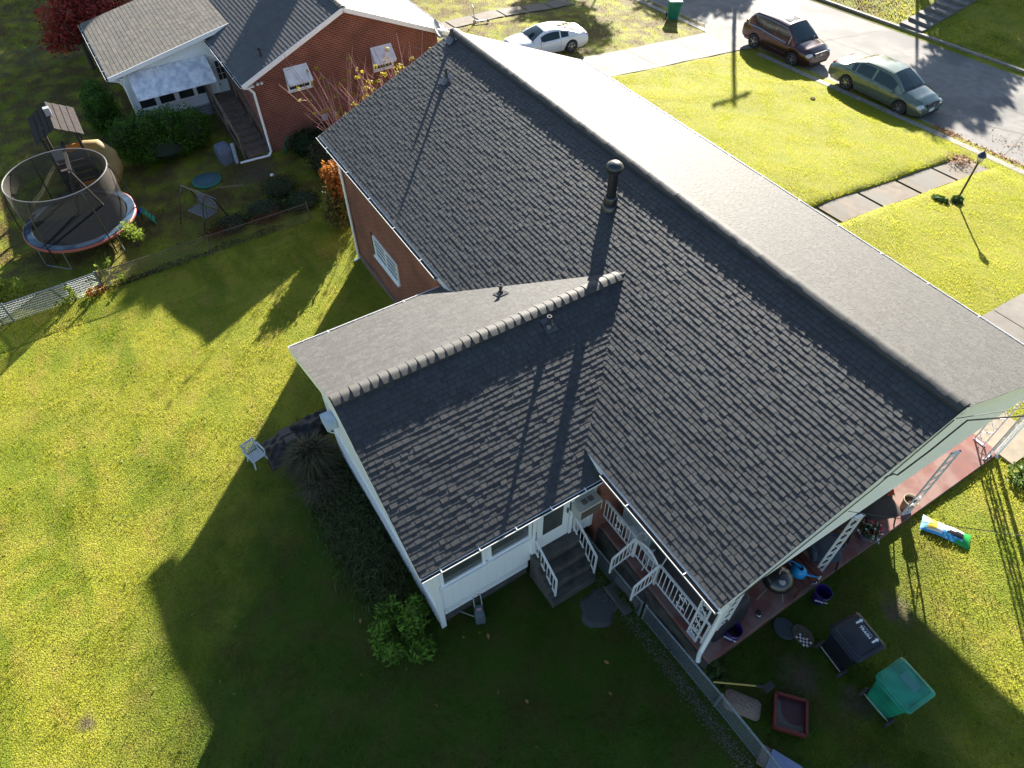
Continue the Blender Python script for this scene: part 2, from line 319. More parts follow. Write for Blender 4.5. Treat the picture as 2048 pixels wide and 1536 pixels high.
    if ground:
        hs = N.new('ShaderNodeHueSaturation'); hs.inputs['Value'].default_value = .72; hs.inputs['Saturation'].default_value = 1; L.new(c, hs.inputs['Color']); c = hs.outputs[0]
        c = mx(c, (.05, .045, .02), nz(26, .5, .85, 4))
        bp = N.new('ShaderNodeBump'); bp.inputs['Strength'].default_value = 1; bp.inputs['Distance'].default_value = .022; L.new(nz(30, .3, .7, 6), bp.inputs['Height']); L.new(bp.outputs[0], b.inputs['Normal'])
        L.new(c, b.inputs['Base Color'])
    else:
        a = N.new('ShaderNodeAttribute'); a.attribute_name = 'tone'; r = N.new('ShaderNodeMapRange'); r.inputs[3].default_value = .8; r.inputs[4].default_value = 1.35; L.new(a.outputs['Fac'], r.inputs[0])
        hs = N.new('ShaderNodeHueSaturation'); L.new(r.outputs[0], hs.inputs['Value']); L.new(c, hs.inputs['Color']); L.new(hs.outputs[0], b.inputs['Base Color'])
        t = N.new('ShaderNodeBsdfTranslucent'); L.new(hs.outputs[0], t.inputs[0]); ms = N.new('ShaderNodeMixShader'); ms.inputs[0].default_value = .62
        L.new(b.outputs[0], ms.inputs[1]); L.new(t.outputs[0], ms.inputs[2]); L.new(ms.outputs[0], out.inputs[0])
    b.inputs['Roughness'].default_value = .8; b.inputs['Specular IOR Level'].default_value = .1
    return m
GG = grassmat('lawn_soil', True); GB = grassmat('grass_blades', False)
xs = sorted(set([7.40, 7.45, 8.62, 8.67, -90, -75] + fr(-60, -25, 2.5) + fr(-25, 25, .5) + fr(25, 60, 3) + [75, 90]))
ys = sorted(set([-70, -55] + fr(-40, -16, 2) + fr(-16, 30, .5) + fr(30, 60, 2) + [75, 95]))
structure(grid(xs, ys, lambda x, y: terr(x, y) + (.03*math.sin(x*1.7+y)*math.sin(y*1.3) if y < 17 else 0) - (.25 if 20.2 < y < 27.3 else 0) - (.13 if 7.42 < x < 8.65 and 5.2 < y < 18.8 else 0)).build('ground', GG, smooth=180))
# flat sheets laid over the ground following its slope
def sheet(name, xs, ys, dz, m, th=.0): return grid(xs, ys, lambda x, y: terr(x, y) + dz).build(name, m, smooth=60)
ROAD = mat('street_asphalt', (.21, .2, .188), .85, (.165, .158, .148), 3, 1, .3, 90, col3=(.13, .127, .124), n3=.5, spec=.25)
structure(sheet('street', fr(-60, 60, 2), fr(19.75, 27.75, 1), -.05, ROAD))
m = M()
for k in range(60):                       # old cracks sealed across the street
    pass
def crack(pts, wd, nm='street_crack'):
    m = M()
    for a, b in zip(pts, pts[1:]):
        d = Vector((b[0]-a[0], b[1]-a[1])).normalized(); n = (-d.y*wd/2, d.x*wd/2)
        m.face([(p[0]+s*n[0], p[1]+s*n[1], terr(p[0], p[1]) - .044) for p, s in ((a, -1), (b, -1), (b, 1), (a, 1))])
    return m
rn = random.Random(3); mk = M()
for st, dr in (((-20, 23.4), (1, .02)), ((6.5, 27.3), (.25, -1)), ((2.5, 20.5), (.9, .4)), ((11, 27), (.2, -1)), ((-3, 27), (-.2, -1))):
    p = st; pts = [p]
    for i in range(60 if dr[0] == 1 else 16):
        p = (p[0] + dr[0]*.5 + rn.uniform(-.1, .1), p[1] + dr[1]*.5 + rn.uniform(-.09, .09))
        if not 20 < p[1] < 27.6: break
        pts.append(p)
    c = crack(pts, .018); mk.mesh(c.v, c.f)
structure(mk.build('street_crack', mat('crack', (.09, .085, .08), .9)))
CURB = mat('curb_concrete', (.27, .25, .215), .85, (.17, .155, .135), 5, 1, .3)
def curb(name, y0, y1, top):
    m = M()
    for a, b in zip(fr(-60, 60, 1.5), fr(-60, 60, 1.5)[1:]):
        if y0 < 21 and -8.2 < a + .7 < -5.2: continue
        z0 = terr(a, 20.5); z1 = terr(b, 20.5)
        m.mesh([(a+.01, y0, z0-.3), (b, y0, z1-.3), (b, y1, z1-.3), (a+.01, y1, z0-.3), (a+.01, y0, z0+top), (b, y0, z1+top), (b, y1, z1+top), (a+.01, y1, z0+top)],
               [(4,5,6,7), (0,1,5,4), (2,3,7,6), (1,2,6,5), (3,0,4,7)])
    return structure(m.build(name, CURB))
curb('curb', 19.30, 19.62, .035); curb('curb', 27.75, 27.92, .13)
structure(sheet('gutter', fr(-60, 60, 2), [19.62, 19.95, 20.2], -.035, CURB))
PATH = mat('path_concrete', (.165, .135, .105), .85, (.12, .1, .08), 3, 1, .3, 70, spec=.25, col3=(.125, .118, .105), n3=.8)
def path(name, corners, dz=.02, mt=PATH, gap=.03, nseg=8):
    """corners: (x0,y0)-(x1,y1) left edge, then right edge; split into slabs with grass joints"""
    m = M(); (a0, a1), (b0, b1) = corners; e0 = Vector(a0); e1 = Vector(a1); f0 = Vector(b0); f1 = Vector(b1)
    for k in range(nseg):
        t0 = k/nseg + gap/nseg; t1 = (k+1)/nseg - gap/nseg; N_ = 4
        for j in range(N_):
            s0 = t0 + (t1-t0)*j/N_; s1 = t0 + (t1-t0)*(j+1)/N_; q = [e0.lerp(e1, s0), f0.lerp(f1, s0), f0.lerp(f1, s1), e0.lerp(e1, s1)]
            m.face([(p.x, p.y, terr(p.x, p.y) + dz) for p in q])
    return structure(m.build(name, mt))
DRIVE = mat('drive_concrete', (.2, .182, .16), .85, (.155, .142, .125), 2, 1, .3, 70, spec=.25)
path('front_path', (((7.43, 5.2), (7.43, 18.6)), ((8.58, 5.2), (8.58, 18.6))), -.085, nseg=6)
path('side_path', (((13.95, 4.9), (13.95, 19.3)), ((15.3, 4.9), (15.3, 19.3))), .02, DRIVE, nseg=9, gap=.01)
path('driveway', (((-7.75, 4.0), (-8.05, 20.0)), ((-5.15, 4.0), (-5.35, 20.0))), .03, DRIVE, nseg=5, gap=.004)
path('driveway', (((-8.05, 19.2), (-9.2, 20.15)), ((-5.35, 19.2), (-4.9, 20.15))), .036, DRIVE, nseg=1, gap=0)
path('neighbour_path', (((-15.3, 4.2), (-15.9, 15.5)), ((-14.2, 4.2), (-14.8, 15.5))), .03, nseg=7)
# steps climbing the bank across the street
ms = M()
for k in range(9):
    x0 = -2.75; y = 27.95 + k*.62; z = -1.33 + .13*k; ms.box(x0, y, z-.4, x0+1.35, y+.62, z+.12)
    ms.v = ms.v
structure(ms.build('path_steps', mat('step_concrete', (.17, .16, .14), .85, (.12, .115, .1), 4), bevel=.01))
# ---------------------------------------------------------------- shingled roof planes
def shingles(name, mt, parent, O, A, B, L, W, seed, t1=.0078, t2=.0028, ex=.104, tab=(.11, .2), tooth=True, jit=.004, world=True, plain=.0):
    O = Vector(O); A = Vector(A).normalized(); B = Vector(B).normalized(); Nn = A.cross(B).normalized()
    if Nn.z < 0: Nn = -Nn
    rnd = random.Random(seed); m = M(); rows = int(math.ceil(W/ex))
    def q(a, b, h): return O + A*a + B*b + Nn*h
    for r in range(rows):
        b0 = r*ex; b1 = min(W, b0 + ex); x = 0; hb = t1
        wob = lambda x: .004*math.sin(x*1.9 + r*.7)
        while x < L:
            wdt = rnd.uniform(*tab); x1 = min(L, x + wdt)
            hi = tooth and rnd.random() < .52; h = hb + (t2 if hi else 0) + rnd.uniform(-.001, .001); tn = rnd.random()*.8 + (.2 if hi else 0)
            g = .006
            a0, a1 = x + g, x1 - g; d0 = d1 = wob(x) + rnd.uniform(-jit, jit)
            if not hi and tooth: bb = b0 + .0
            vs = [q(a0, b0+d0, -.004), q(a1, b0+d1, -.004), q(a1, b1+.02, -.004), q(a0, b1+.02, -.004), q(a0, b0+d0, h), q(a1, b0+d1, h), q(a1, b1+.02, h*.25), q(a0, b1+.02, h*.25)]
            m.mesh(vs, [(4,5,6,7), (0,1,5,4), (1,2,6,5), (3,0,4,7)], tn)
            x = x1
        # continuous lower layer so that gaps stay closed
        m.face([q(0, b0, .001), q(L, b0, .001), q(L, b1, .001), q(0, b1, .001)], .15)
    return m.build(name, mt, parent, world=world)
def ridge(name, mt, parent, a, b, w, drop, lift, ex=.19, seed=1, vent=.045):
    a = Vector(a); b = Vector(b); d = (b - a); L = d.length; d.normalize(); s = d.cross(Vector((0, 0, 1))).normalized(); m = M(); rnd = random.Random(seed)
    n = int(L/ex); U = [-1, -.75, -.45, -.18, .18, .45, .75, 1]
    def pt(t, u, h):
        ww = w; zz = -drop*abs(u)**1.25*ww + lift + h; return a + d*t + s*(u*ww) + Vector((0, 0, zz))
    for k in range(n + 1):
        t0 = k*ex; t1 = min(L, t0 + ex*1.25)
        if t1 - t0 < .03: break
        hh = .02 + rnd.uniform(-.004, .006); tn = rnd.random()
        top0 = [pt(t0 + rnd.uniform(-.004, .004), u, hh) for u in U]; top1 = [pt(t1, u, .006) for u in U]; bot0 = [pt(t0, u, -.012) for u in U]
        m.mesh(top0 + top1 + bot0, [(i, i+1, i+9, i+8) for i in range(7)] + [(i+16, i+17, i+1, i) for i in range(7)] + [(16, 0, 8), (7, 23, 15)], tn)
    # ridge vent strips under the caps
    for sg in (-1, 1):
        p = [pt(0, sg*.96, -.005), pt(L, sg*.96, -.005), pt(L, sg*.96, -.005 - vent), pt(0, sg*.96, -.005 - vent)]; m.face(p, 0)
    e = [pt(0, u, -.01) for u in U]; m.face(e + [a - Vector((0, 0, .05))], .3); e = [pt(L, u, -.01) for u in U]; m.face(e + [b - Vector((0, 0, .05))], .3)
    return m.build(name, mt, parent, world=True, smooth=40)
def gutter(name, parent, a, b, out, w=.1, h=.085, mt=None, strap=1.3):
    a = Vector(a); b = Vector(b); o = Vector(out).normalized(); z = Vector((0, 0, 1)); m = M()
    pr = [(0, 0), (0, -h), (w*.75, -h), (w, -.01), (w, .004), (w-.008, .004), (w-.008, -.01), (w*.75-.01, -h+.012), (.012, -h+.012), (.012, 0)]
    m.loft([[p + o*x + z*y for x, y in pr] for p in (a, b)]); d = (b-a); n = int(d.length/strap)
    go_ = None
    for k in range(n):
        p = a + d*((k + .5)/n); m.bar(p + o*w + z*.012, p - o*.09 + z*.03, .018, .006)
    go_ = m.build(name, mt or TRIM, parent, world=True); db = M(); db.bar(a + o*(w*.5-.004) - z*.03, b + o*(w*.5-.004) - z*.03, w*.8, .03); db.build('gutter_shade', mat('gutter_shade', (.03, .025, .02), .95), go_, world=True); return go_  # dark strip laid in the trough in place of its shade
# ---------------------------------------------------------------- main house
HR = 5.372; HE = 3.41; W1 = 4.697; W2 = 4.791; HE2 = HR - .4177*W2; LX = 17.043; s1 = (HR-HE)/W1
house = thing('brick_house', 'large brick house with charcoal shingle gable roof, rear wing and open porch, filling the middle', 'house', (8.5, 0, .5))
P = lambda m, n, mt, **k: m.build(n, mt, house, world=True, **k)
up = (0, W1, HR-HE)
roof = M()
def slab(m, pts, th=.1):
    a = [Vector(p) for p in pts]; n = (a[1]-a[0]).cross(a[2]-a[0]).normalized()
    if n.z < 0: n = -n
    b = [p - Vector((0, 0, th)) for p in a]; a = [p - n*.004 for p in a]; k = len(a)
    m.mesh(a + b, [tuple(range(k)), tuple(range(2*k-1, k-1, -1))] + [(i, i+k, (i+1) % k + k, (i+1) % k) for i in range(k)])
slab(roof, [(0.01, -W1+.01, HE), (LX-.01, -W1+.01, HE), (LX-.01, 0, HR), (.01, 0, HR)])
slab(roof, [(0.01, 0, HR), (LX-.01, 0, HR), (LX-.01, W2-.01, HE2), (.01, W2-.01, HE2)])
rf = P(roof, 'roof', mat('roof_deck', (.09, .09, .092), .8))
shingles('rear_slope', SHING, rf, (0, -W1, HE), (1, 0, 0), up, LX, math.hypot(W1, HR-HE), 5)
shingles('front_slope', SUNSH, rf, (0, W2, HE2), (1, 0, 0), (0, -W2, HR-HE2), LX, math.hypot(W2, HR-HE2), 6, t1=.0028, t2=.0012, jit=.001)
ridge('ridge_cap', CAPM, rf, (.0, 0, HR+.01), (LX-.02, 0, HR+.01), .155, .42, .04, seed=4)
# wing roof
XW = 10.797; WW = 3.154; ZR = 4.587; ZE = 3.158; YV = -8.466
wr = M()
for sg in (-1, 1): slab(wr, [(XW + sg*WW*.998, YV+.01, ZE), (XW, YV+.01, ZR), (XW, -1.9, ZR), (XW + sg*WW*.998, -1.9, ZE)], .09)
wf = P(wr, 'wing_roof', mat('roof_deck', (.09, .09, .092), .8))
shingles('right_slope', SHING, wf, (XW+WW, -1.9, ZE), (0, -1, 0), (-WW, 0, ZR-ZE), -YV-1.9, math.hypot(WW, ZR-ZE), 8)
shingles('left_slope', SUNSH, wf, (XW-WW, YV, ZE), (0, 1, 0), (WW, 0, ZR-ZE), -YV-1.9, math.hypot(WW, ZR-ZE), 9, t1=.0028, t2=.0012, jit=.001)
ridge('ridge_cap', CAPM, wf, (XW, YV+.02, ZR+.012), (XW, -2.05, ZR+.012), .15, .42, .03, seed=7, vent=.035)
# pipes on the roof
def pipe(x, y, z, h, r, mt, name='vent_pipe'):
    m = M(); m.lathe([(r, -.15), (r, h), (r*.8, h), (r*.8, h-.03)], (x, y, z), 14); m.lathe([(r*2.3, -.05), (r*2.1, .02), (r*1.15, .09)], (x, y, z), 16)
    m.face([(x-.17, y-.2, z-.2*s1+.022), (x+.17, y-.2, z-.2*s1+.022), (x+.17, y+.16, z+.16*s1+.018), (x-.17, y+.16, z+.16*s1+.018)])
    return m.build(name, mt, rf, world=True, smooth=40)
LEAD = mat('dark_vent', (.05, .05, .055), .25, spec=.8)
pipe(.34, -.24, 5.28, .3, .045, LEAD); pipe(1.71, -1.21, 4.87, .33, .042, LEAD)
def wpipe(x, y, z, sg):
    m = M(); m.lathe([(.038, -.1), (.038, .2), (.05, .2), (.05, .26), (.03, .26)], (x, y, z), 14); m.lathe([(.1, -.06), (.09, .01), (.05, .07)], (x, y, z), 16)
    q = .4531*sg; m.face([(x-.15, y-.13, z+.15*q+.02), (x+.15, y-.13, z-.15*q+.02), (x+.15, y+.13, z-.15*q+.02), (x-.15, y+.13, z+.15*q+.02)])
    m.build('vent_pipe', LEAD, wf, world=True, smooth=40)
wpipe(9.36, -4.08, 3.94, -1); wpipe(11.15, -4.04, 4.43, 1)
ch = M(); cx, cy, cz = 9.12, -1.06, 4.93
ch.lathe([(.105, -.2), (.105, .86)], (cx, cy, cz), 28)
chs = ch.build('chimney', BLACKM, rf, world=True, smooth=40)
M().lathe([(.2, -.14), (.19, .03), (.155, .07), (.155, .24), (.135, .27), (.118, .28)], (cx, cy, cz), 28).build('collar', BLACKM, chs, world=True, smooth=40)
M().lathe([(.12, .86), (.165, .88), (.165, .93), (.19, .955), (.195, .985), (.17, 1.04), (.11, 1.085), (.0, 1.1)], (cx, cy, cz), 28).build('chimney_cap', mat('polished_cap', (.02, .024, .03), .32, spec=.6), chs, world=True, smooth=50)
# gutters and fascia
P(M().box(.02, -W1+.0, HE-.19, LX-.02, -W1+.025, HE-.03), 'fascia', TRIM)
gutter('gutter', house, (0, -W1-.01, HE-.035), (7.5, -W1-.01, HE-.035), (0, -1, 0)); gutter('gutter', house, (14.0, -W1-.01, HE-.035), (LX, -W1-.01, HE-.035), (0, -1, 0))
P(M().box(.02, W2-.025, HE2-.19, LX-.02, W2, HE2-.03), 'fascia', TRIM); gutter('gutter', house, (0, W2+.01, HE2-.035), (LX, W2+.01, HE2-.035), (0, 1, 0))
gutter('gutter', house, (XW+WW+.01, YV, ZE-.03), (XW+WW+.01, -4.72, ZE-.03), (1, 0, 0), w=.075, h=.07, strap=.7)
gutter('gutter', house, (XW-WW-.01, YV, ZE-.03), (XW-WW-.01, -4.72, ZE-.03), (-1, 0, 0), w=.075, h=.07)
# rake boards
for (y, z) in ((-W1, HE), (W2, HE2)):
    for x in (.012, LX-.012): P(M().bar((x, y, z-.1), (x, 0, HR-.1), .022, .17), 'rake_board', TRIM)
for sg in (-1, 1): P(M().bar((XW+sg*WW, YV+.012, ZE-.09), (XW, YV+.012, ZR-.09), .022, .16), 'rake_board', TRIM)
# brick body
bm_ = M(); x0, x1, yb, yf = .48, 13.7, -4.4, 4.4
for x in (x0, x1): bm_.face([(x, yb, -2), (x, yf, -2), (x, yf, 3.42), (x, 0, 5.2), (x, yb, 3.42)])
bm_.face([(x0, yb, -2), (x1, yb, -2), (x1, yb, 3.42), (x0, yb, 3.42)]); bm_.face([(x0, yf, -2), (x1, yf, -2), (x1, yf, 3.42), (x0, yf, 3.42)])
P(bm_, 'wall', BRICK)
P(M().box(x0-.03, yb-.04, -2, 7.9, yb, -.62), 'foundation', mat('foundation_brick', (.2, .12, .09), .85, (.14, .1, .08), 6))
P(M().box(.05, yb, HE-.2, LX-.1, -W1+.02, HE-.17), 'soffit', TRIM); P(M().box(.05, W2-.03, HE2-.2, LX-.1, yf, HE2-.17), 'soffit', TRIM)
P(M().tube([(.62, -4.72, 3.2), (.60, -4.5, 3.0), (.58, -4.46, 2.7), (.58, -4.46, -.85), (.5, -4.6, -.98)], .045, 8), 'downspout', TRIM, smooth=50)
def window(parent, O, A, w, h, nrm, nx=1, ny=2, fr_=.05, fm=None, gm=None, sill=True, name='window'):
    """O: lower-left corner on the wall plane, A along the wall, nrm outward"""
    O = Vector(O); A = Vector(A); Nn = Vector(nrm); Z = Vector((0, 0, 1)); fm = fm or TRIM
    g = M(); g.face([O + Nn*.012, O + A*w + Nn*.012, O + A*w + Z*h + Nn*.012, O + Z*h + Nn*.012]); 
    f = M()
    def b(a, c, t, d=.05): f.bar(O + A*a[0] + Z*a[1] + Nn*.02, O + A*c[0] + Z*c[1] + Nn*.02, t, d, up=Nn) if False else f.bar(O + A*a[0] + Z*a[1] + Nn*.02, O + A*c[0] + Z*c[1] + Nn*.02, d, t, up=(Z if abs(a[1]-c[1]) < 1e-6 else A))
    b((-fr_, -fr_/2), (w+fr_, -fr_/2), fr_); b((-fr_, h+fr_/2), (w+fr_, h+fr_/2), fr_); b((-fr_/2, 0), (-fr_/2, h), fr_); b((w+fr_/2, 0), (w+fr_/2, h), fr_)
    for i in range(1, nx): b((w*i/nx, 0), (w*i/nx, h), .05, .03)
    for j in range(1, ny): b((0, h*j/ny), (w, h*j/ny), .03, .028)
    fo = f.build(name, fm, parent, world=True); g.build('pane', gm or GLASS, fo, world=True)
    if sill: M().bar(O - A*.08 - Z*.06 + Nn*.04, O + A*(w+.08) - Z*.06 + Nn*.04, .12, .04).build('sill', fm, fo, world=True)
    return fo
window(house, (2.42, yb, .5), (1, 0, 0), 1.58, .66, (0, -1, 0), 2, 4, .05, gm=mat('pane_blue', (.05, .065, .07), .1, spec=.8))
P(M().box(2.2, yb-.03, .42, 2.33, yb-.004, 1.2), 'shutter', DARK)
# white gable end above the porch
gy0 = -4.55; gy1 = 4.65; GX = 16.93
gm_ = M(); gm_.face([(GX, gy0, 2.92), (GX, gy1, 2.92), (GX, gy1, HR-.4177*gy1-.1), (GX, 0, HR-.1), (GX, gy0, HR+s1*gy0-.1)])
gm_.face([(GX-.12, gy0, 2.92), (GX-.12, gy1, 2.92), (GX-.12, gy1, HR-.4177*gy1-.1), (GX-.12, 0, HR-.1), (GX-.12, gy0, HR+s1*gy0-.1)]); gm_.face([(GX, gy0, 2.92), (GX, gy1, 2.92), (GX-.12, gy1, 2.92), (GX-.12, gy0, 2.92)])
P(gm_, 'gable_siding', lapmat('gable_siding', (.88, .89, .92), 2, .2, (.82, .83, .86), .2, .06))
P(M().box(13.9, -4.55, 2.92, GX-.12, -4.43, 3.3), 'porch_beam', TRIM); P(M().box(13.9, 4.4, 2.92, GX-.12, 4.52, 3.3), 'porch_beam', TRIM)
P(M().face([(13.9, -4.6, 3.3), (GX-.13, -4.6, 3.3), (GX-.13, 4.6, 3.3), (13.9, 4.6, 3.3)]) or None, 'porch_ceiling', TRIM) if False else None
pc = M(); pc.face([(13.9, -4.6, 3.31), (GX-.13, -4.6, 3.31), (GX-.13, 4.6, 3.31), (13.9, 4.6, 3.31)]); P(pc, 'porch_ceiling', TRIM)
# porch slab
P(M().box(13.57, -4.25, -1, 17.14, 4.86, .6), 'porch_floor', RED, bevel=.01)
P(M().box(13.58, -4.30, -1, 17.16, -4.255, .5), 'porch_footing', CONCD)
P(M().box(13.95, 4.87, .2, 17.5, 6.1, .55), 'porch_apron', mat('tan_concrete', (.3, .25, .18), .85, (.24, .2, .15), 4))
# iron porch posts: two rails with scrollwork between them
def scroll(m, c, ax, r, tw=.012, sg=1, n=16):
    pts = []
    for k in range(n+1):
        t = k/n*1.6*PI; rr = r*(1 - .62*k/n); pts.append(Vector(c) + Vector(ax)*(math.cos(t)*rr) + Vector((0, 0, math.sin(t)*rr*sg)))
    m.tube(pts, tw/2, 4)
def ironpost(x, y, ax, w=.2, z0=.6, z1=2.92, plate=False):
    m = M(); A = Vector(ax); c = Vector((x, y, 0))
    for s in (-1, 1): m.bar(c + A*w/2*s + Vector((0, 0, z0)), c + A*w/2*s + Vector((0, 0, z1)), .032)
    n = 9; h = (z1 - z0)/n
    for k in range(n):
        zc = z0 + h*(k+.5); sg = 1 if k % 2 else -1
        m.bar(c - A*w/2*sg + Vector((0, 0, zc-h/2)), c + A*w/2*sg + Vector((0, 0, zc+h/2)), .014)
        scroll(m, c + A*w*.2*sg + Vector((0, 0, zc - h*.12)), A, w*.22, .016, 1); scroll(m, c - A*w*.2*sg + Vector((0, 0, zc + h*.12)), A, w*.22, .016, -1)
    for z in (z0+.01, z1-.01): m.bar(c - A*w*.6 + Vector((0, 0, z)), c + A*w*.6 + Vector((0, 0, z)), .05, .02)
    return P(m, 'porch_post', IRON)
ironpost(16.98, -1.12, (.25, .97, 0), .2); ironpost(17.03, 1.62, (.25, .97, 0), .2); ironpost(16.86, -3.82, (0, 1, 0), .22); ironpost(16.6, -4.2, (1, 0, 0), .22)
ironpost(17.06, 4.5, (0, 1, 0), .24); ironpost(16.7, 4.72, (1, 0, 0), .24)
P(M().tube([(17.0, -4.6, 3.1), (16.95, -4.32, 2.9), (16.93, -4.28, .55), (17.0, -4.34, .4)], .05, 8), 'downspout', TRIM, smooth=50)
P(M().tube([(17.0, 4.82, 3.1), (17.1, 4.8, 2.9), (17.12, 4.78, .55), (17.2, 4.8, .45)], .05, 8), 'downspout', TRIM, smooth=50)
# rear railings
def railing(pts, z0, z1, n, name='railing', twist=False, orn=False):
    m = M(); a, b = Vector(pts[0]), Vector(pts[1]); Z = Vector((0, 0, 1)); za, zb = (z0 if isinstance(z0, tuple) else (z0, z0)); ta, tb = (z1 if isinstance(z1, tuple) else (z1, z1))
    A0 = a + Z*za; B0 = b + Z*zb; A1 = a + Z*ta; B1 = b + Z*tb
    m.bar(A1, B1, .045, .025); m.bar(A0, B0, .03, .02)
    m.bar(A0 - Z*.14, A1, .035); m.bar(B0 - Z*.14, B1, .035)
    for k in range(1, n):
        t = k/n; p = A0.lerp(B0, t); q = A1.lerp(B1, t); m.bar(p, q, .014)
        if twist:
            for j in range(6): c = p.lerp(q, (j+.5)/6); m.bar(c - Z*.03, c + Z*.03, .026, .01, up=(1, 1, 0))
    if orn:
        t = .5; c = A0.lerp(B0, t).lerp(A1.lerp(B1, t), .5); ax = (b-a).normalized()
        for s in (-1, 1):
            scroll(m, c + Z*.14*s + ax*.03*s, ax, .09, .02, s); scroll(m, c + Z*.17*s - ax*.05*s, ax, .06, .02, -s)
    return P(m, name, IRON)
railing(((13.6, -4.2, 0), (14.72, -4.2, 0)), .98, 1.58, 11, orn=True); railing(((15.42, -4.2, 0), (16.82, -4.2, 0)), .9, 1.6, 13, orn=True); railing(((14.74, -4.2, 0), (15.4, -4.2, 0)), .95, 1.5, 5, name='porch_gate')
m = M()
for k in range(12):
    t = k/11; m.tube([(14.74+.66*t, -4.22, 1.56 + .16*math.sin(PI*t)), (14.74+.66*min(1, t+.09), -4.22, 1.56 + .16*math.sin(PI*min(1, t+.09)))], .014, 5)
    scroll(m, (14.8 + .55*t, -4.22, 1.56 + .1*math.sin(PI*t)), (1, 0, 0), .045, .014, 1 if k % 2 else -1, 10)
P(m, 'gate_scrollwork', IRON)
for xx in (14.72, 15.42): railing(((xx, -4.22, 0), (xx-.03, -4.74, 0)), (.98, .72), (1.58, 1.18), 6)
P(M().box(14.72, -4.56, -.5, 15.42, -4.3, .32).box(14.72, -4.82, -.5, 15.42, -4.56, .05), 'porch_steps', CONCD, bevel=.01)
# ---------------------------------------------------------------- rear wing walls
XR = 13.55; XL = 7.97; YB = -8.12
SIDV = lapmat('vertical_siding', (.84, .86, .88), 1, .2, (.7, .7, .68), .25, .1); SIDH = lapmat('lap_siding', (.82, .85, .88), 2, .11, (.66, .68, .68), .25, .2)
ww = M(); ww.face([(XR, YB, .55), (XR, -4.4, .55), (XR, -4.4, 3.3), (XR, YB, 3.3)]); P(ww, 'wing_wall', SIDV)
ww = M(); ww.face([(XL, YB, .5), (XR, YB, .5), (XR, YB, 3.25), (XW, YB, 4.5), (XL, YB, 3.25)]); ww.face([(XL, YB, .5), (XL, -4.4, .5), (XL, -4.4, 3.25), (XL, YB, 3.25)]); P(ww, 'wing_wall', SIDH)
P(M().box(XL+.1, YB+.12, .42, XR-.12, -4.4, .5), 'wing_floor', WOOD)
P(M().box(XL-.33, YB, ZE-.14, XL+.05, -4.7, ZE-.11), 'soffit', TRIM); P(M().box(XR, YB, ZE-.14, XW+WW-.01, -4.7, ZE-.11), 'soffit', TRIM)
P(M().box(13.35, -8.0, -1, 13.47, -6.0, .28), 'wing_foundation', CONCD)
def lattice(name, O, A, w, h, st=.1, off=.0, th=.012, sw=.025):
    O = Vector(O); A = Vector(A); Z = Vector((0, 0, 1)); m = M(); n = int((w + h)/st)
    for k in range(n):
        u = -h + k*st
        for sg in (0, 1):
            a0 = max(u, 0); a1 = min(u + h, w)
            if a1 - a0 < .02: continue
            z0 = a0 - u; z1 = a1 - u
            if sg: z0, z1 = h - z0, h - z1
            nn = A.cross(Z)*(.006 if sg else 0); m.bar(O + A*a0 + Z*z0 + nn, O + A*a1 + Z*z1 + nn, sw, .006, up=A.cross(Z)) 
    m.bar(O, O + A*w, .03, .03); m.bar(O + Z*h, O + A*w + Z*h, .03, .04)
    return P(m, name, TRIM)
lattice('lattice', (XR-.02, -8.02, .28), (0, 1, 0), 2.0, .27, .075, sw=.032)
lattice('lattice', (8.0, YB-.015, -.62), (1, 0, 0), 5.5, 1.1, .13)
P(M().box(8.0, YB+.05, -1.2, 13.4, YB+.07, .45).box(XR-.1, -8.0, .2, XR-.08, -6.0, .5), 'crawlspace', mat('crawl_dark', (.03, .028, .025), .9))
P(M().box(XR-.08, YB-.03, -.32, XR+.03, YB+.08, 3.1), 'corner_board', TRIM); P(M().box(XL-.03, YB-.03, -1.1, XL+.07, YB+.07, 3.1), 'corner_board', TRIM); P(M().box(XR+.001, -4.5, .6, XR+.035, -4.32, 3.1), 'corner_board', TRIM)
GL2 = mat('screen_glass', (.055, .06, .06), .15, (.08, .085, .08), 3, spec=.7)
window(house, (XR, -7.94, 1.66), (0, 1, 0), .84, .9, (1, 0, 0), 1, 1, .06, gm=GL2); window(house, (XR, -6.9, 1.68), (0, 1, 0), .86, .9, (1, 0, 0), 1, 1, .06, gm=GL2)
window(house, (XR, -4.98, 1.72), (0, 1, 0), .46, .85, (1, 0, 0), 1, 2, .05, gm=GL2)
P(M().box(XR+.012, -8.05, 1.5, XR+.03, -5.98, 1.6), 'trim_band', TRIM)
dr = P(M().box(XR+.004, -5.86, .9, XR+.05, -5.08, 2.86), 'door', TRIM, bevel=.006)
g = M(); g.face([(XR+.055, -5.72, 1.42), (XR+.055, -5.24, 1.42), (XR+.055, -5.24, 2.62), (XR+.055, -5.72, 2.62)]); g.build('door_glass', GL2, dr, world=True)
M().bar((XR+.06, -5.72, 2.25), (XR+.06, -5.24, 2.25), .02, .03).build('door_rail', TRIM, dr, world=True)
M().bar((XR+.08, -5.15, 1.85), (XR+.08, -5.15, 2.0), .03, .03).build('handle', BLACKM, dr, world=True)
P(M().box(XR+.002, -5.98, .85, XR+.07, -5.88, 2.9).box(XR+.002, -5.06, .85, XR+.07, -4.99, 2.9), 'door_frame', TRIM)
P(M().box(XR+.05, -5.98, 1.55, XR+.1, -5.92, 2.8), 'downspout', TRIM)
ac = P(M().box(XR+.02, -5.06, 1.80, 13.9, -4.5, 2.14), 'air_conditioner', mat('ac_beige', (.5, .5, .48), .5, (.42, .42, .4), 8), bevel=.008)
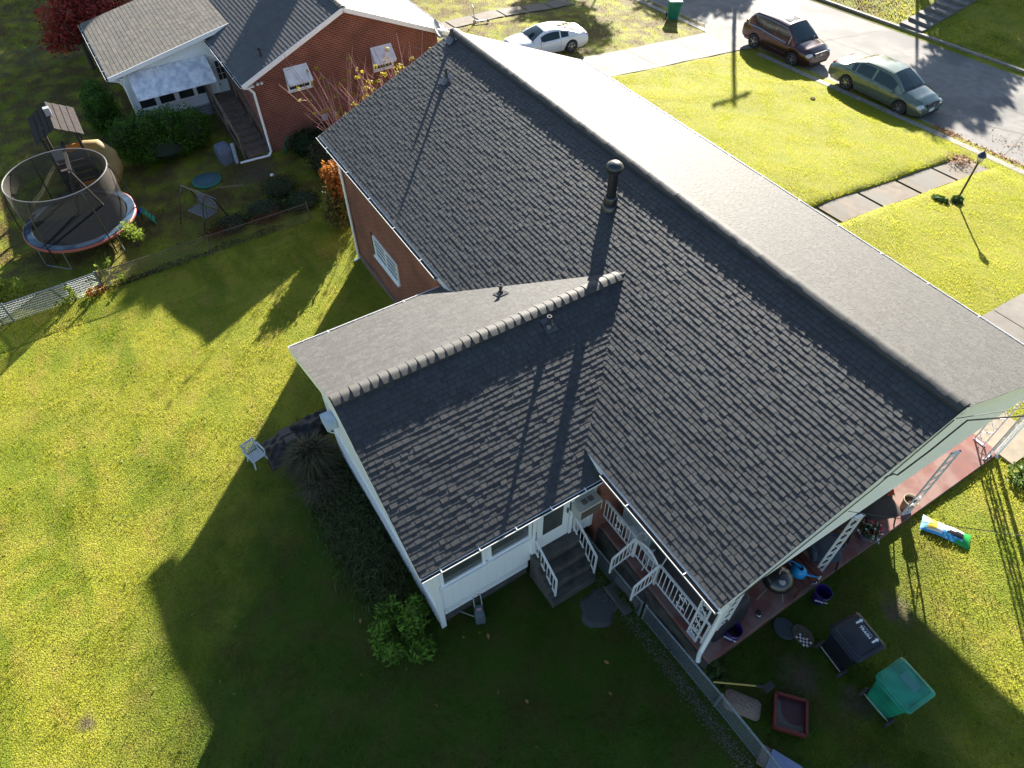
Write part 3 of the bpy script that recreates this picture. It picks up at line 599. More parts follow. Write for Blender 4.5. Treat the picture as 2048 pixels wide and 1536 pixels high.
M().box(13.901, -5.02, 1.84, 13.912, -4.54, 2.08).build('grille', lapmat('ac_fins', (.12, .1, .08), 2, .02, (.1, .08, .06), .5, .6), ac, world=True)
for yy in (-4.9, -4.75): M().box(13.68, yy, 2.141, 13.8, yy+.12, 2.146).build('vent', mat('vent_tan', (.16, .15, .15), .6), ac, world=True)
# steps up to the wing door
st = M(); sx = [(13.56, 13.84, .88), (13.84, 14.05, .64), (14.05, 14.25, .40), (14.25, 14.46, .16)]
for a, b, z in sx: st.box(a, -5.98, -.6, b, -4.88, z)
P(st, 'door_steps', CONCD, bevel=.012)
railing(((14.36, -5.86, 0), (13.62, -5.9, 0)), (.22, 1.0), (.86, 1.42), 7, twist=True, name='step_railing'); railing(((14.36, -4.86, 0), (13.62, -4.92, 0)), (.2, 1.0), (.86, 1.45), 7, twist=True, name='step_railing')
P(M().bar((13.62, -5.9, .9), (13.62, -5.9, 1.75), .03), 'railing_post', STEEL)
# service cables on the gable
CAB = mat('black_cable', (.02, .02, .02), .5)
def sag(a, b, s, n=14): a = Vector(a); b = Vector(b); return [a.lerp(b, k/n) - Vector((0, 0, s*4*(k/n)*(1-k/n))) for k in range(n+1)]
c = tag(M().tube([(17.02, -1.6, 4.55), (17.06, -1.25, 4.5), (17.09, -1.15, 4.42), (17.08, -.4, 4.5), (17.1, .3, 4.9)] + sag((17.1, .3, 4.9), (28, 22, 6.8), .5)[1:], .014, 6).build('service_cable', CAB), 'thick black service cable looping off the white gable end', 'cable')
c = tag(M().tube(sag((17.05, -.15, 5.2), (27, 26, 6.6), .5), .007, 5).build('service_cable', CAB), 'thin black wire leaving the gable peak of the brick house', 'cable')
c = tag(M().tube([(17.06, -4.3, 3.45), (17.06, -3.6, 3.72), (17.07, -1.7, 4.5), (17.05, -.2, 5.2)], .009, 5).build('service_cable', CAB), 'black wire stapled up the rake of the white gable end', 'cable')
c = tag(M().tube(sag((17.08, -2.2, 4.2), (30, 14, 5.0), .7), .006, 5).build('service_cable', CAB), 'lowest thin wire crossing above the lawn beside the porch', 'cable')
# ---------------------------------------------------------------- cars
def interp(tab, x):
    if x <= tab[0][0]: return tab[0][1]
    for (a, p), (b, q) in zip(tab, tab[1:]):
        if x <= b:
            t = (x-a)/(b-a); t = t*t*(3-2*t); return p + (q-p)*t
    return tab[-1][1]
def car(label, loc, rz, c):
    root = thing(c['name'], label, 'car', loc, rz); paint = c['paint']; Lh = c['L']/2; W = c['W']/2; wr_ = c['wr']; zc = wr_; wx = (c['wf'], c['wb'])
    def bx(n=70): return [-Lh + 2*Lh*i/n for i in range(n+1)]
    def wid(x):
        e = max(0, (abs(x) - Lh*.62)/(Lh*.38)); return W*(1 - (.20 if x > 0 else .13)*e**2.2)
    deck = lambda x: interp(c['deck'], x); belt = lambda x: interp(c['belt'], x)
    def low(x):
        z = c['sill'] + max(0, (abs(x)-Lh*.85)/(Lh*.15))*.1
        for w_ in wx:
            d = abs(x-w_); ra = wr_*1.13
            if d < ra: z = max(z, zc + math.sqrt(ra*ra - d*d))
        return z
    rings = []
    X = sorted(set(bx() + [w_ + s*wr_*1.13*math.cos(a) for w_ in wx for s in (-1, 1) for a in (0.01, .3, .6, .9, 1.2)]))
    for x in X:
        w_ = wid(x); zl = low(x); zd = deck(x); zb = min(belt(x), zd + .0 if abs(x) > Lh*.9 else belt(x)); zb = min(zb, zd - .015)
        mid = max(zl + .01, zl*.45 + zb*.55); r = []
        half = [(w_*.90, zl), (w_*.985, max(zl+.005, min(mid, c['sill']+.22))), (w_*1.0, mid), (w_*.985, zb - (zb-mid)*.3), (w_*.945, zb), (w_*.86, zb + (zd-zb)*.55), (w_*.6, zd - .012), (w_*.3, zd), (0, zd + .006)]
        r = [Vector((x, -y, z)) for y, z in half] + [Vector((x, y, z)) for y, z in half[-2::-1]]; rings.append(r)
    m = M(); m.loft(rings, cap=True, close=False); body = m.build('body', paint, root, smooth=38)
    # under-body
    m = M(); m.box(-Lh*.93, -W*.8, c['sill']-.02, Lh*.93, W*.8, c['sill']+.3); m.build('underbody', DARK, body)
    # greenhouse
    g0, g1, g2, g3 = c['gh']     # windscreen base, roof front, roof rear, rear glass base
    n = 34; Gx = sorted(set([g3 + (g0-g3)*i/n for i in range(n+1)] + [g1, g2] + [p for q in c['panes'] for p in q])); zr = c['roof']
    def top(x):
        if x > g1: t = (x-g1)/(g0-g1); return (zr-.03)*(1-t) + (deck(g0)-.01)*t + .035*math.sin(PI*t)
        if x < g2: t = (g2-x)/(g2-g3); return (zr-.03)*(1-t) + (deck(g3)-.01)*t + .05*math.sin(PI*t)*c.get('fast', 1)
        t = (x-g2)/(g1-g2); return zr - .03 + .03*math.sin(PI*t)
    R_ = []
    for x in Gx:
        b = belt(x) - .005; t = max(top(x), b + .002); hb = (t-b)/(zr-belt(0)); wb = wid(x)*.94; wt = wb - c['tumble']*min(1, hb)
        R_.append([(x, wb, b), (x, wb + (wt-wb)*.12, b + (t-b)*.08), (x, wb + (wt-wb)*.8, b + (t-b)*.8), (x, wt - .02, b + (t-b)*.95), (x, wt*.82, t), (x, wt*.4, t + .018), (x, 0, t + .025)])
    pm = M(); side = {1: [], -1: []}; ws = M(); rw = M()
    glass = c.get('glass', GLASS)
    for k in range(len(Gx)-1):
        xm = (Gx[k]+Gx[k+1])/2; A_, B_ = R_[k], R_[k+1]
        for sg in (-1, 1):
            q = lambda p: (p[0], p[1]*sg, p[2])
            for j in range(6):
                f = [q(A_[j]), q(B_[j]), q(B_[j+1]), q(A_[j+1])]
                if sg < 0: f = f[::-1]
                if j == 1:
                    pn = [i for i, (a, b) in enumerate(c['panes']) if a < xm < b]
                    if pn: side[sg].append((pn[0], f)); continue
                if j >= 4 and xm > g1 + .05 and xm < g0 - .02: ws.face(f); continue
                if j >= 4 and xm < g2 - .05 and xm > g3 + .04 and not c.get('hatch_roof'): rw.face(f); continue
                pm.face(f)
    pm.build('roof', paint, root, smooth=40)
    ws.build('windscreen', glass, root, smooth=60); rw.build('rear_window', glass, root, smooth=60)
    for sg in (-1, 1):
        for i in range(len(c['panes'])):
            g = M(); [g.face(f) for pi, f in side[sg] if pi == i]
            if g.f: g.build('side_window', glass, root, smooth=60)
    if c.get('chrome'):
        for sg in (-1, 1):
            pts = [(x, sg*(wid(x)*.945), belt(x)+.004) for x in Gx if c['panes'][0][0] <= x <= c['panes'][-1][1]]
            tp = [(R_[i][2][0], sg*R_[i][2][1]*1.012, R_[i][2][2]+.012) for i, x in enumerate(Gx) if c['panes'][0][0] <= x <= c['panes'][-1][1]]
            M().tube(pts + tp[::-1], .011, 5, close=True).build('window_trim', mat('chrome', (.6, .6, .62), .15, metal=.9), root)
    # cabin seats seen through the glass are hidden; wheels
    for w_ in wx:
        for sg in (-1, 1):
            wo = bpy.data.objects.new('wheel', None)
            y = sg*(W - .085); t = M().lathe([(wr_*.62, -.1), (wr_*.9, -.105), (wr_, -.075), (wr_, .075), (wr_*.9, .105), (wr_*.66, .1), (wr_*.64, .06)], (w_, y, zc), 28, 'y'); ty = t.build('wheel', DARK, root, smooth=35)
            rm = M(); ys = y + sg*.07
            rm.lathe([(wr_*.66, -.02*sg), (wr_*.66, .02*sg), (wr_*.6, .028*sg), (wr_*.58, .0)], (w_, ys, zc), 28, 'y')
            ns = c.get('spokes', 6)
            for k in range(ns):
                a = 2*PI*k/ns + .3; rm.bar((w_ + .04*math.cos(a), ys + .012*sg, zc + .04*math.sin(a)), (w_ + wr_*.6*math.cos(a), ys + .012*sg, zc + wr_*.6*math.sin(a)), .055, .022, up=(0, 1, 0)) if False else rm.bar((w_ + .04*math.cos(a), ys, zc + .04*math.sin(a)), (w_ + wr_*.6*math.cos(a), ys, zc + wr_*.6*math.sin(a)), .03, .055, up=(0, 1, 0))
            rm.lathe([(.0, -.02*sg), (.07, -.02*sg), (.07, .02*sg), (0.0, .03*sg)], (w_, ys, zc), 14, 'y'); rm.build('rim', mat('alloy', (.45, .45, .46), .3, metal=.8), ty, smooth=35)
            M().lathe([(0.0, 0), (wr_*.6, 0)], (w_, ys - sg*.03, zc), 20, 'y').build('brake', mat('brake_dark', (.03, .03, .03), .6), ty)
    for sg in (-1, 1):                       # panel gaps
        for xs_ in c['seams']:
            pts = [(xs_, sg*(wid(xs_)*f + .003), z) for f, z in ((.985, low(xs_) + .12), (1.0, (low(xs_) + belt(xs_))/2), (.985, belt(xs_) - .1), (.95, belt(xs_)))]
            M().tube(pts, .006, 4).build('door_gap', DARK, root)
        M().tube([(x, sg*(wid(x)*1.003 + .004), c['sill'] + .24) for x in [c['wb'] + wr_*1.3 + (c['wf'] - c['wb'] - wr_*2.6)*k/8 for k in range(9)]], .012, 4).build('side_moulding', c.get('mould', paint), root)
    M().tube([(g0 + .02, -W*.8, deck(g0) + .0), (g0 + .05, 0, deck(g0) + .014), (g0 + .02, W*.8, deck(g0) + .0)], .012, 4).build('cowl_gap', DARK, root)
    for sg in (-1, 1): M().tube([(g0 + .05, sg*W*.74, deck(g0) - .005), ((g0 + Lh)/2, sg*W*.72, deck((g0+Lh)/2) + .001), (Lh*.93, sg*W*.6, deck(Lh*.93) + .002)], .006, 4).build('bonnet_gap', DARK, root)
    # lamps, mirrors, grille, plate, handles
    hl = mat('headlamp', (.55, .58, .6), .08, spec=1, coat=1); z0 = c['lampz']
    for sg in (-1, 1):
        m = M(); x0 = Lh*.90; pr = []
        for k in range(7):
            x = Lh*(.80 + .175*k/6); w_ = wid(x)*.965; pr.append([Vector((x, sg*(w_+.012), z0 + .0*k)), Vector((x, sg*(w_*.985+.014), z0 + .075)), Vector((x, sg*(w_*.9), min(deck(x)-.02, z0 + .14))), Vector((x, sg*(w_*.72), min(deck(x)-.01, z0 + .15))), Vector((x, sg*w_*.72, z0-.02))])
        m.loft(pr); m.build('headlight', hl, root, smooth=50)
        m = M(); m.box(-Lh*.985, sg*W*.62 - .13, c['tailz'], -Lh*.93, sg*W*.62 + .16, c['tailz'] + .16); m.build('tail_light', mat('tail_red', (.35, .01, .015), .2, spec=.8, coat=.5), root, bevel=.02)
        xm = g0 - .42; m = M(); m.lathe([(0, -.09), (.05, -.07), (.075, 0), (.05, .06), (0, .08)], (xm, sg*(W+.08), belt(xm) + .07), 12, 'y', sx=.7, sy=1); m.bar((xm, sg*(W*.93), belt(xm) + .04), (xm, sg*(W+.04), belt(xm) + .05), .04); m.build('mirror', paint, root, smooth=60)
        for hx in c['handles']: M().bar((hx-.07, sg*(wid(hx)*1.0), belt(hx)-.11), (hx+.07, sg*(wid(hx)*1.0), belt(hx)-.11), .02, .03).build('door_handle', c.get('hm', paint), root)
    xf = Lh - .01; m = M()
    for k in range(4): m.bar((xf + .012 - .01*k, -W*.42, c['grz'] + .045*k), (xf + .012 - .01*k, W*.42, c['grz'] + .045*k), .03, .018)
    gr = m.build('grille', mat('chrome', (.6, .6, .62), .15, metal=.9), root)
    M().box(xf-.05, -W*.45, c['grz']-.03, xf + .006, W*.45, c['grz'] + .17).build('grille_back', DARK, gr)
    M().lathe([(0, 0), (.06, 0), (.06, .02), (0, .025)], (xf + .02, 0, c['grz'] + .07), 16, 'x').build('emblem', mat('chrome', (.6, .6, .62), .15, metal=.9), gr)
    M().box(xf-.02, -W*.7, c['sill']+.02, xf + .012, W*.7, c['sill'] + .14).build('lower_intake', DARK, root, bevel=.02)
    if c.get('plate'): M().box(xf + .01, -.15, c['sill'] + .17, xf + .03, .15, c['sill'] + .31).build('number_plate', mat('plate_white', (.7, .7, .7), .5), root)
    if c.get('wiper'):
        m = M(); m.bar((g0 - .06, -.5, top(g0-.06) + .03), (g0 - .02, .1, top(g0-.06) + .03), .02, .015); m.bar((g0 - .04, .0, top(g0-.06) + .03), (g0 - .04, .55, top(g0-.06) + .03), .02, .015); m.build('wiper', DARK, root)
    if c.get('sunroof'): M().box(g1 - .75, -.38, zr + .005, g1 - .2, .38, zr + .012).build('sunroof', GLASS, root, bevel=.004)
    # dashboard and seats behind the windscreen
    m = M(); m.box(g0 - .6, -W*.8, belt(0)-.1, g0 - .25, W*.8, belt(0) - .04)
    for sg in (-1, 1): m.box(g1 - .75, sg*.38 - .22, .4, g1 - .6, sg*.38 + .22, zr - .25); m.box(g1 - .72, sg*.38 - .1, zr-.25, g1 - .62, sg*.38 + .1, zr - .12)
    m.build('seats', mat('seat_grey', (.25, .24, .22), .8), root, bevel=.03)
    return root
def carpaint(n, c, r=.28, me=.35): return mat(n, c, r, metal=me, coat=1.0, spec=.6)
SCREEN = mat('car_glass', (.012, .028, .03), .06, spec=.6)
sed = dict(name='parked_sedan', L=4.95, W=1.82, wr=.325, wf=1.52, wb=-1.34, sill=.2, deck=[(-2.47, .82), (-2.2, .96), (-1.7, 1.0), (-.5, 1.0), (1.0, .98), (1.3, .95), (2.0, .86), (2.35, .74), (2.47, .58)],
  belt=[(-2.47, .72), (-1.8, .9), (0, .86), (1.2, .82), (2.0, .72), (2.47, .55)], gh=(1.38, .55, -.85, -1.72), panes=[(-1.32, -1.12), (-1.06, -.22), (-.12, .98)], roof=1.44, tumble=.26, paint=carpaint('sage_green_paint', (.13, .17, .125)),
  lampz=.56, tailz=.72, grz=.58, handles=(-.75, .15), seams=(-1.08, -.17, .98), plate=True, wiper=True, spokes=6, glass=SCREEN, fast=1.2)
car('grey green sedan parked at the kerb, nearest car to the lamp post', (1.95, 20.58, terr(2, 20.5) - .06), R(.8), sed)
suv = dict(name='parked_suv', L=4.4, W=1.8, wr=.35, wf=1.28, wb=-1.24, sill=.26, deck=[(-2.2, .95), (-2.0, 1.05), (-1, 1.08), (.8, 1.08), (1.1, 1.05), (1.8, .98), (2.1, .86), (2.2, .66)],
  belt=[(-2.2, 1.0), (-1.2, 1.02), (0, .95), (1.1, .92), (1.8, .84), (2.2, .64)], gh=(1.22, .42, -1.5, -2.1), panes=[(-1.85, -.98), (-.9, -.2), (-.1, .85)], roof=1.66, tumble=.22, paint=carpaint('burgundy_paint', (.05, .012, .016)),
  lampz=.68, tailz=.95, grz=.66, handles=(-.75, .1), seams=(-.94, -.15, .86), mould=mat('grey_cladding', (.05, .05, .05), .6), spokes=5, glass=SCREEN, chrome=True, sunroof=True, wiper=True, hatch_roof=False, fast=2.5)
car('dark burgundy sport utility car parked behind the green sedan', (-4.0, 20.66, terr(-4, 20.5) - .06), R(.8), suv)
cou = dict(name='parked_coupe', L=4.65, W=1.86, wr=.345, wf=1.42, wb=-1.24, sill=.2, deck=[(-2.32, .85), (-2.15, .98), (-1.5, .98), (0, .93), (1.0, .95), (1.5, .93), (2.1, .82), (2.32, .6)],
  belt=[(-2.32, .7), (-1.6, .92), (-1.0, .9), (0, .84), (1.2, .82), (2.0, .74), (2.32, .58)], gh=(1.05, .25, -.55, -1.72), panes=[(-1.05, -.6), (-.52, .62)], roof=1.32, tumble=.3, paint=mat('white_car_paint', (.72, .74, .76), .25, coat=1, spec=.6),
  lampz=.58, tailz=.7, grz=.5, handles=(-.35,), seams=(-.56, .66), spokes=5, glass=SCREEN, fast=.6)
car('white two door coupe parked on the grass, half hidden by the roof', (-9.45, 9.75, terr(-9.5, 9.5) + .0), R(-97), cou).scale = (.87, .87, .87)
# ---------------------------------------------------------------- neighbouring house
nb = thing('brick_neighbour_house', 'red brick house with white sided rear extension and tan roof, upper left', 'house', (-12, -1, -1))
Q = lambda m, n, mt, **k: m.build(n, mt, nb, world=True, **k)
NR = 3.72; NE = 1.86; YL = -5.05; YR_ = 3.78; YP = -.64; GXN = -8.0; RXN = -7.75; XB = -26
m = M(); m.face([(GXN, -4.6, -2), (GXN, 3.3, -2), (GXN, 3.3, 2.0), (GXN, YP, 3.6), (GXN, -4.6, 2.0)]); m.face([(GXN, -4.6, -2), (GXN, -4.6, 2), (XB, -4.6, 2), (XB, -4.6, -2.2)]); m.face([(GXN, 3.3, -2), (GXN, 3.3, 2), (XB, 3.3, 2), (XB, 3.3, -2.2)])
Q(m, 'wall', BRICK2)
m = M()
for y, z in ((YL, NE), (YR_, NE)): m.mesh([(RXN, y, z), (XB, y, z), (XB, YP, NR), (RXN, YP, NR), (RXN, y, z-.12), (XB, y, z-.12), (XB, YP, NR-.12), (RXN, YP, NR-.12)], [(0, 1, 2, 3), (4, 5, 6, 7), (0, 3, 7, 4), (0, 1, 5, 4)])
nr = Q(m, 'roof', mat('roof_deck', (.09, .09, .092), .8))
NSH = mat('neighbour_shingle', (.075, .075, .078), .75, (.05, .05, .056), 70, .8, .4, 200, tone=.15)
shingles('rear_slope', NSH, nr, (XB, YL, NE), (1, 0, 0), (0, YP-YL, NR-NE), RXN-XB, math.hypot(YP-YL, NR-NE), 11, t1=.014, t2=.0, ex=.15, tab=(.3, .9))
shingles('front_slope', mat('sunlit_front_shingle', (.13, .125, .115), .5, (.1, .095, .09), 40, .7, spec=.7), nr, (XB, YR_, NE), (1, 0, 0), (0, YP-YR_, NR-NE), RXN-XB, math.hypot(YP-YR_, NR-NE), 12, t1=.004, t2=.002, ex=.15, tab=(.3, .9))  # neighbour roof colour painted paler on its sun-facing slope
ridge('ridge_cap', CAPM, nr, (RXN, YP, NR+.01), (-20, YP, NR+.01), .14, .42, .02, vent=.02)
m = M(); m.bar((RXN+.02, YL, NE-.09), (RXN+.02, YP, NR-.09), .03, .17); Q(m, 'rake_board', TRIM); m = M(); m.bar((RXN+.02, YR_, NE-.09), (RXN+.02, YP, NR-.09), .03, .17); Q(m, 'rake_board', TRIM)
m = M(); m.face([(RXN, YL+.05, NE-.13), (GXN, YL+.05, NE-.13), (GXN, YP, NR-.13), (RXN, YP, NR-.13)]); m.face([(RXN, YR_-.05, NE-.13), (GXN, YR_-.05, NE-.13), (GXN, YP, NR-.13), (RXN, YP, NR-.13)]); m.box(-12.5, -5.02, NE-.18, RXN, -4.6, NE-.15); m.box(-20, 3.3, NE-.18, RXN, YR_-.02, NE-.15); Q(m, 'soffit', TRIM)
def ngut(a, b, o): g = gutter('gutter', nb, a, b, o)
ngut((-12.5, YL-.01, NE-.03), (RXN, YL-.01, NE-.03), (0, -1, 0)); ngut((-20, YR_+.01, NE-.03), (RXN, YR_+.01, NE-.03), (0, 1, 0))
Q(M().tube([(-7.86, -5.1, 1.75), (-7.9, -4.8, 1.6), (-7.92, -4.66, 1.4), (-7.92, -4.66, -1.05), (-7.85, -4.8, -1.16)], .05, 8), 'downspout', TRIM, smooth=50)
Q(M().tube([(-7.75, 3.78, 1.75), (-7.85, 3.5, 1.5), (-7.9, 3.4, 1.2), (-7.9, 3.4, -1.2)], .05, 8), 'downspout', TRIM, smooth=50)
# long white downspout extension lying at the foot of the stair
Q(M().tube([(-7.85, -4.75, -1.17), (-7.95, -5.3, -1.2), (-8.02, -5.95, -1.22)], .05, 8), 'downspout', TRIM, smooth=50)
AWN = mat('awning_white', (.72, .75, .8), .4, (.5, .53, .6), 4, .6)
def hood(y0, y1, zt, zb, out):
    wdw = window(nb, (GXN, y0+.06, zb-.38), (0, 1, 0), y1-y0-.12, zt-zb+.3, (1, 0, 0), 1, 2, .06, fm=WHITE)
    h = M(); N_ = 1
    top = [(GXN+.02, y0, zt), (GXN+.02, y1, zt), (GXN+out, y1+.02, zb), (GXN+out, y0-.02, zb)]
    h.face(top); h.face([(x, y, z-.03) for x, y, z in top]); h.face([top[0], top[3], (GXN+out, y0-.02, zb-.05), (GXN+.02, y0, zb-.1)]); h.face([top[1], top[2], (GXN+out, y1+.02, zb-.05), (GXN+.02, y1, zb-.1)])
    for k in range(9):
        a = y0 + (y1-y0)*k/9; b = y0 + (y1-y0)*(k+1)/9; h.face([(GXN+out, a, zb), (GXN+out, b, zb), (GXN+out, b, zb-.06), (GXN+out, (a+b)/2, zb-.1), (GXN+out, a, zb-.06)])
    h.build('awning', AWN, wdw, world=True)
hood(-3.34, -2.4, 1.98, 1.5, .42); hood(.28, 1.18, 1.92, 1.42, .42)
Q(M().box(GXN, -2.3, -.42, GXN+.14, -2.04, -.16), 'wall_vent', mat('vent_grey', (.4, .42, .45), .5), bevel=.04); Q(M().box(GXN, -1.78, -.38, GXN+.12, -1.6, -.2), 'wall_vent', mat('vent_grey', (.4, .42, .45), .5), bevel=.04)
Q(M().box(GXN, -.9, -1.1, GXN+.05, -.45, -.1), 'basement_opening', DARK)
m = M(); m.lathe([(.02, 0), (.05, .02), (.06, .08)], (-7.9, -4.45, 1.72), 10, 'x'); m.lathe([(.02, 0), (.05, .02), (.06, .08)], (-7.9, -4.3, 1.72), 10, 'x'); Q(m, 'floodlight', WHITE)
# white sided extension
EX = -12.7; EW = lapmat('extension_siding', (.82, .87, .92), 2, .12, (.6, .64, .66), .4, .18)
zt = lambda y: 1.32 + .193*(y + 9.1)
m = M(); m.face([(EX, -8.62, -.75), (EX, -4.35, -.75), (EX, -4.35, zt(-4.35)), (EX, 2.2, zt(2.2)), (EX, -8.62, zt(-8.62))][:3] + [(EX, 2.2, zt(2.2)-.05), (EX, -8.62, zt(-8.62)-.05)])
m.face([(EX, -8.62, -.75), (-18.3, -8.62, -.75), (-18.3, -8.62, zt(-8.62)), (EX, -8.62, zt(-8.62))]); Q(m, 'extension_wall', EW)
m = M()
for k in range(6): m.box(EX-.06, -8.6, -1.5 + .13*k, EX-.03, -4.9, -1.5 + .13*k + .095)
Q(m, 'skirting_boards', lapmat('grey_boards', (.4, .42, .46), 2, .13, (.2, .2, .22), .6, .4)); Q(M().box(-18.2, -8.55, -1.9, EX-.08, -4.6, -.76), 'extension_base', CONCD)
m = M(); rp = [(-12.4, -9.15), (-18.6, -9.15), (-18.6, 2.6), (-12.4, 2.6)]; m.mesh([(x, y, zt(y)) for x, y in rp] + [(x, y, zt(y)-.1) for x, y in rp], [(0, 1, 2, 3), (4, 5, 6, 7), (0, 1, 5, 4), (1, 2, 6, 5), (3, 0, 4, 7)])
er = Q(m, 'extension_roof', WOOD)
shingles('tan_shingles', TANSH, er, (-18.6, -9.15, zt(-9.15)), (1, 0, 0), (0, 1, .193), 6.2, 11.9, 13, t1=.010, t2=0, ex=.17, tab=(.3, .8))
Q(M().bar((-12.39, -9.15, zt(-9.15)-.07), (-12.39, 2.6, zt(2.6)-.07), .03, .16), 'rake_board', TRIM)
m = M(); m.box(-18.3, -9.1, zt(-9.15)-.16, -12.4, -8.62, zt(-9.15)-.13); Q(m, 'soffit', TRIM)
ngut((-18.6, -9.16, zt(-9.15)-.03), (-12.4, -9.16, zt(-9.15)-.03), (0, -1, 0))
Q(M().tube([(-12.5, -9.2, 1.2), (-12.6, -8.8, 1.0), (-12.6, -8.68, .8), (-12.6, -8.68, -1.3)], .045, 8), 'downspout', TRIM, smooth=50)
# corrugated awning over a strip of windows
m = M(); ya, yb2 = -8.45, -5.25; nn = 44
ph = []
for k in range(nn*2+1):
    y = ya + (yb2-ya)*k/(nn*2); o_ = .012 if k % 2 else -.012; ph.append(((EX+.03, y, 1.22+o_), (EX+.88, y+.0, .52+o_), (EX+.93, y, .44+o_)))
for a, b in zip(ph, ph[1:]): m.face([a[0], b[0], b[1], a[1]]); m.face([a[1], b[1], b[2], a[2]])
Q(m, 'corrugated_awning', mat('streaked_awning', (.86, .88, .92), .45, (.5, .54, .64), 4, 1, detail=8))
for (y, wd_) in ((-8.4, .62), (-7.6, .6), (-6.8, .6), (-6.05, .55)): window(nb, (EX, y, -.28), (0, 1, 0), wd_, .42, (1, 0, 0), 1, 1, .05, fm=WHITE)
dn = Q(M().box(EX+.004, -5.08, -.93, EX+.05, -4.4, 1.05), 'back_door', mat('white_door', (.58, .62, .68), .5), bevel=.01)
m = M()
for i in range(3):
    for j in range(3): m.box(EX+.051, -5.0 + .17*i, .1 + .27*j, EX+.056, -5.0 + .17*i + .15, .1 + .27*j + .25)
m.build('door_panes', GLASS, dn, world=True); M().box(EX+.05, -5.06, -.1, EX+.1, -5.02, -.04).build('handle', BLACKM, dn, world=True)
Q(M().box(EX+.002, -5.17, -.95, EX+.06, -5.09, 1.12).box(EX+.002, -4.39, -.95, EX+.06, -4.32, 1.12), 'door_frame', WHITE)
# wooden stair
m = M(); n = 9
for k in range(n):
    x = -11.9 + .42*k; z = -.42 - .085*k; m.box(x, -5.6, z-.04, x+.36, -4.68, z); m.box(x+.34, -5.58, z-.12, x+.36, -4.7, z-.045)
m.box(-12.68, -5.65, -.48, -11.93, -4.65, -.42); Q(m, 'stair_treads', WOOD)
m = M()
for y in (-5.68, -4.66): m.bar((-11.95, y, -.5), (-8.1, y, -1.25), .04, .2); m.bar((-12.6, y, .45), (-11.9, y, .42), .08, .04); m.bar((-11.9, y, .42), (-8.4, y, -.35), .09, .04)
for x, z in ((-12.6, -.45), (-11.9, -.45), (-10.1, -.8), (-8.4, -1.1)):
    for y in (-5.68, -4.66): m.bar((x, y, z-.7), (x, y, z + .88 - .0), .08)
Q(m, 'stair_rail', WOOD)
m = M()
for k in range(8): x = -12.5 + .08*k; m.bar((x, -5.7, -.4), (x, -5.7, .4), .02, .02)
for k in range(9): m.bar((-11.7 + k*.16, -5.71, -1.4), (-11.2 + k*.16, -5.71, -.75), .03, .01)
Q(m, 'stair_lattice', WOOD)
# satellite dish on the front corner
m = M(); cc = Vector((-7.7, 3.15, 2.15)); m.lathe([(0, 0), (.15, .012), (.27, .045), (.28, .05), (.27, .03), (0, -.02)], (0, 0, 0), 24, 'x')
mt = Matrix.Translation(cc) @ Matrix.Rotation(R(50), 4, 'Z') @ Matrix.Rotation(R(-25), 4, 'Y') @ Matrix.Scale(1.2, 4)
m.v = [tuple(mt @ Vector(p)) for p in m.v]; sdh = Q(m, 'satellite_dish', mat('dish_grey', (.25, .27, .3), .5), smooth=50)
M().tube([cc, (-7.85, 3.2, 1.9), (-7.95, 3.2, 1.7)], .025, 6).tube([(-7.7, 3.2, 1.95), (-7.55, 3.75, 2.0)], .012, 5).box(-7.6, 3.7, 1.95, -7.5, 3.82, 2.06).build('dish_arm', STEEL, sdh, world=True)
Q(M().lathe([(.05, -.1), (.05, .22), (.07, .22), (.07, .27)], (-8.6, -3.9, 2.35), 12), 'roof_vent', LEAD)
tag(M().tube(sag((-9, -.5, 3.9), (-12, 30, 5.2), .5, 30), .008, 5).build('service_cable', CAB), 'thin wire drooping over the front lawn from the brick neighbour house', 'cable')
# ---------------------------------------------------------------- chain link fences
def chain(name, label, pts, h, step, mt, rail_r=.022, gate=None, dia=.075, wr=.0045):
    root = thing(name, label, 'fence', (*pts[0], terr(*pts[0]))); a = Vector((*pts[0], 0)); b = Vector((*pts[1], 0)); d = (b-a); L = d.length; d.normalize()
    base = lambda t: Vector((a.x + d.x*t, a.y + d.y*t, terr(a.x + d.x*t, a.y + d.y*t)))
    n = int(L/step)
    for k in range(n+1):
        p = base(k*L/n); m = M(); m.tube([p - Vector((0, 0, .1)), p + Vector((0, 0, h+.03))], .026, 8); m.lathe([(.03, h+.03), (.03, h+.05), (.012, h+.07)], p, 8); m.build('fence_post', mt, root, world=True, smooth=50)
    rp = [base(k*L/(n*2)) + Vector((0, 0, h)) for k in range(n*2+1)]
    M().tube(rp, rail_r, 8).build('top_rail', mt, root, world=True, smooth=50)
    M().tube([p - Vector((0, 0, h-.03)) for p in rp], .006, 4).build('bottom_wire', mt, root, world=True)
    m = M(); nn = d.cross(Vector((0, 0, 1)))*.004; k = -h
    hh = h - .01
    while k < L:
        for sg in (0, 1):
            t0 = max(k, 0); t1 = min(k + hh, L)
            if t1 - t0 > .03:
                z0 = t0 - k; z1 = t1 - k
                if sg: z0, z1 = hh - z0, hh - z1
                m.bar(base(t0) + Vector((0, 0, z0+.02)) + nn*(2*sg-1), base(t1) + Vector((0, 0, z1+.02)) + nn*(2*sg-1), wr, wr)
        k += dia
    m.build('wire_mesh', mt, root, world=True); return root
LINK = mat('link_steel', (.25, .29, .33), .4, (.18, .2, .22), 15, 1, metal=.5)
LINKB = mat('link_pale', (.28, .31, .34), .5, (.2, .22, .24), 15, 1, metal=.4)
f1 = chain('chain_link_fence', 'chain link fence running out from the porch steps past the bins', [(15.66, -4.55), (24.0, -4.5)], .64, 2.0, LINK)
f2 = chain('chain_link_fence', 'short chain link fence and gate in front of the porch steps', [(13.7, -4.6), (15.56, -4.57)], .64, .95, LINK)
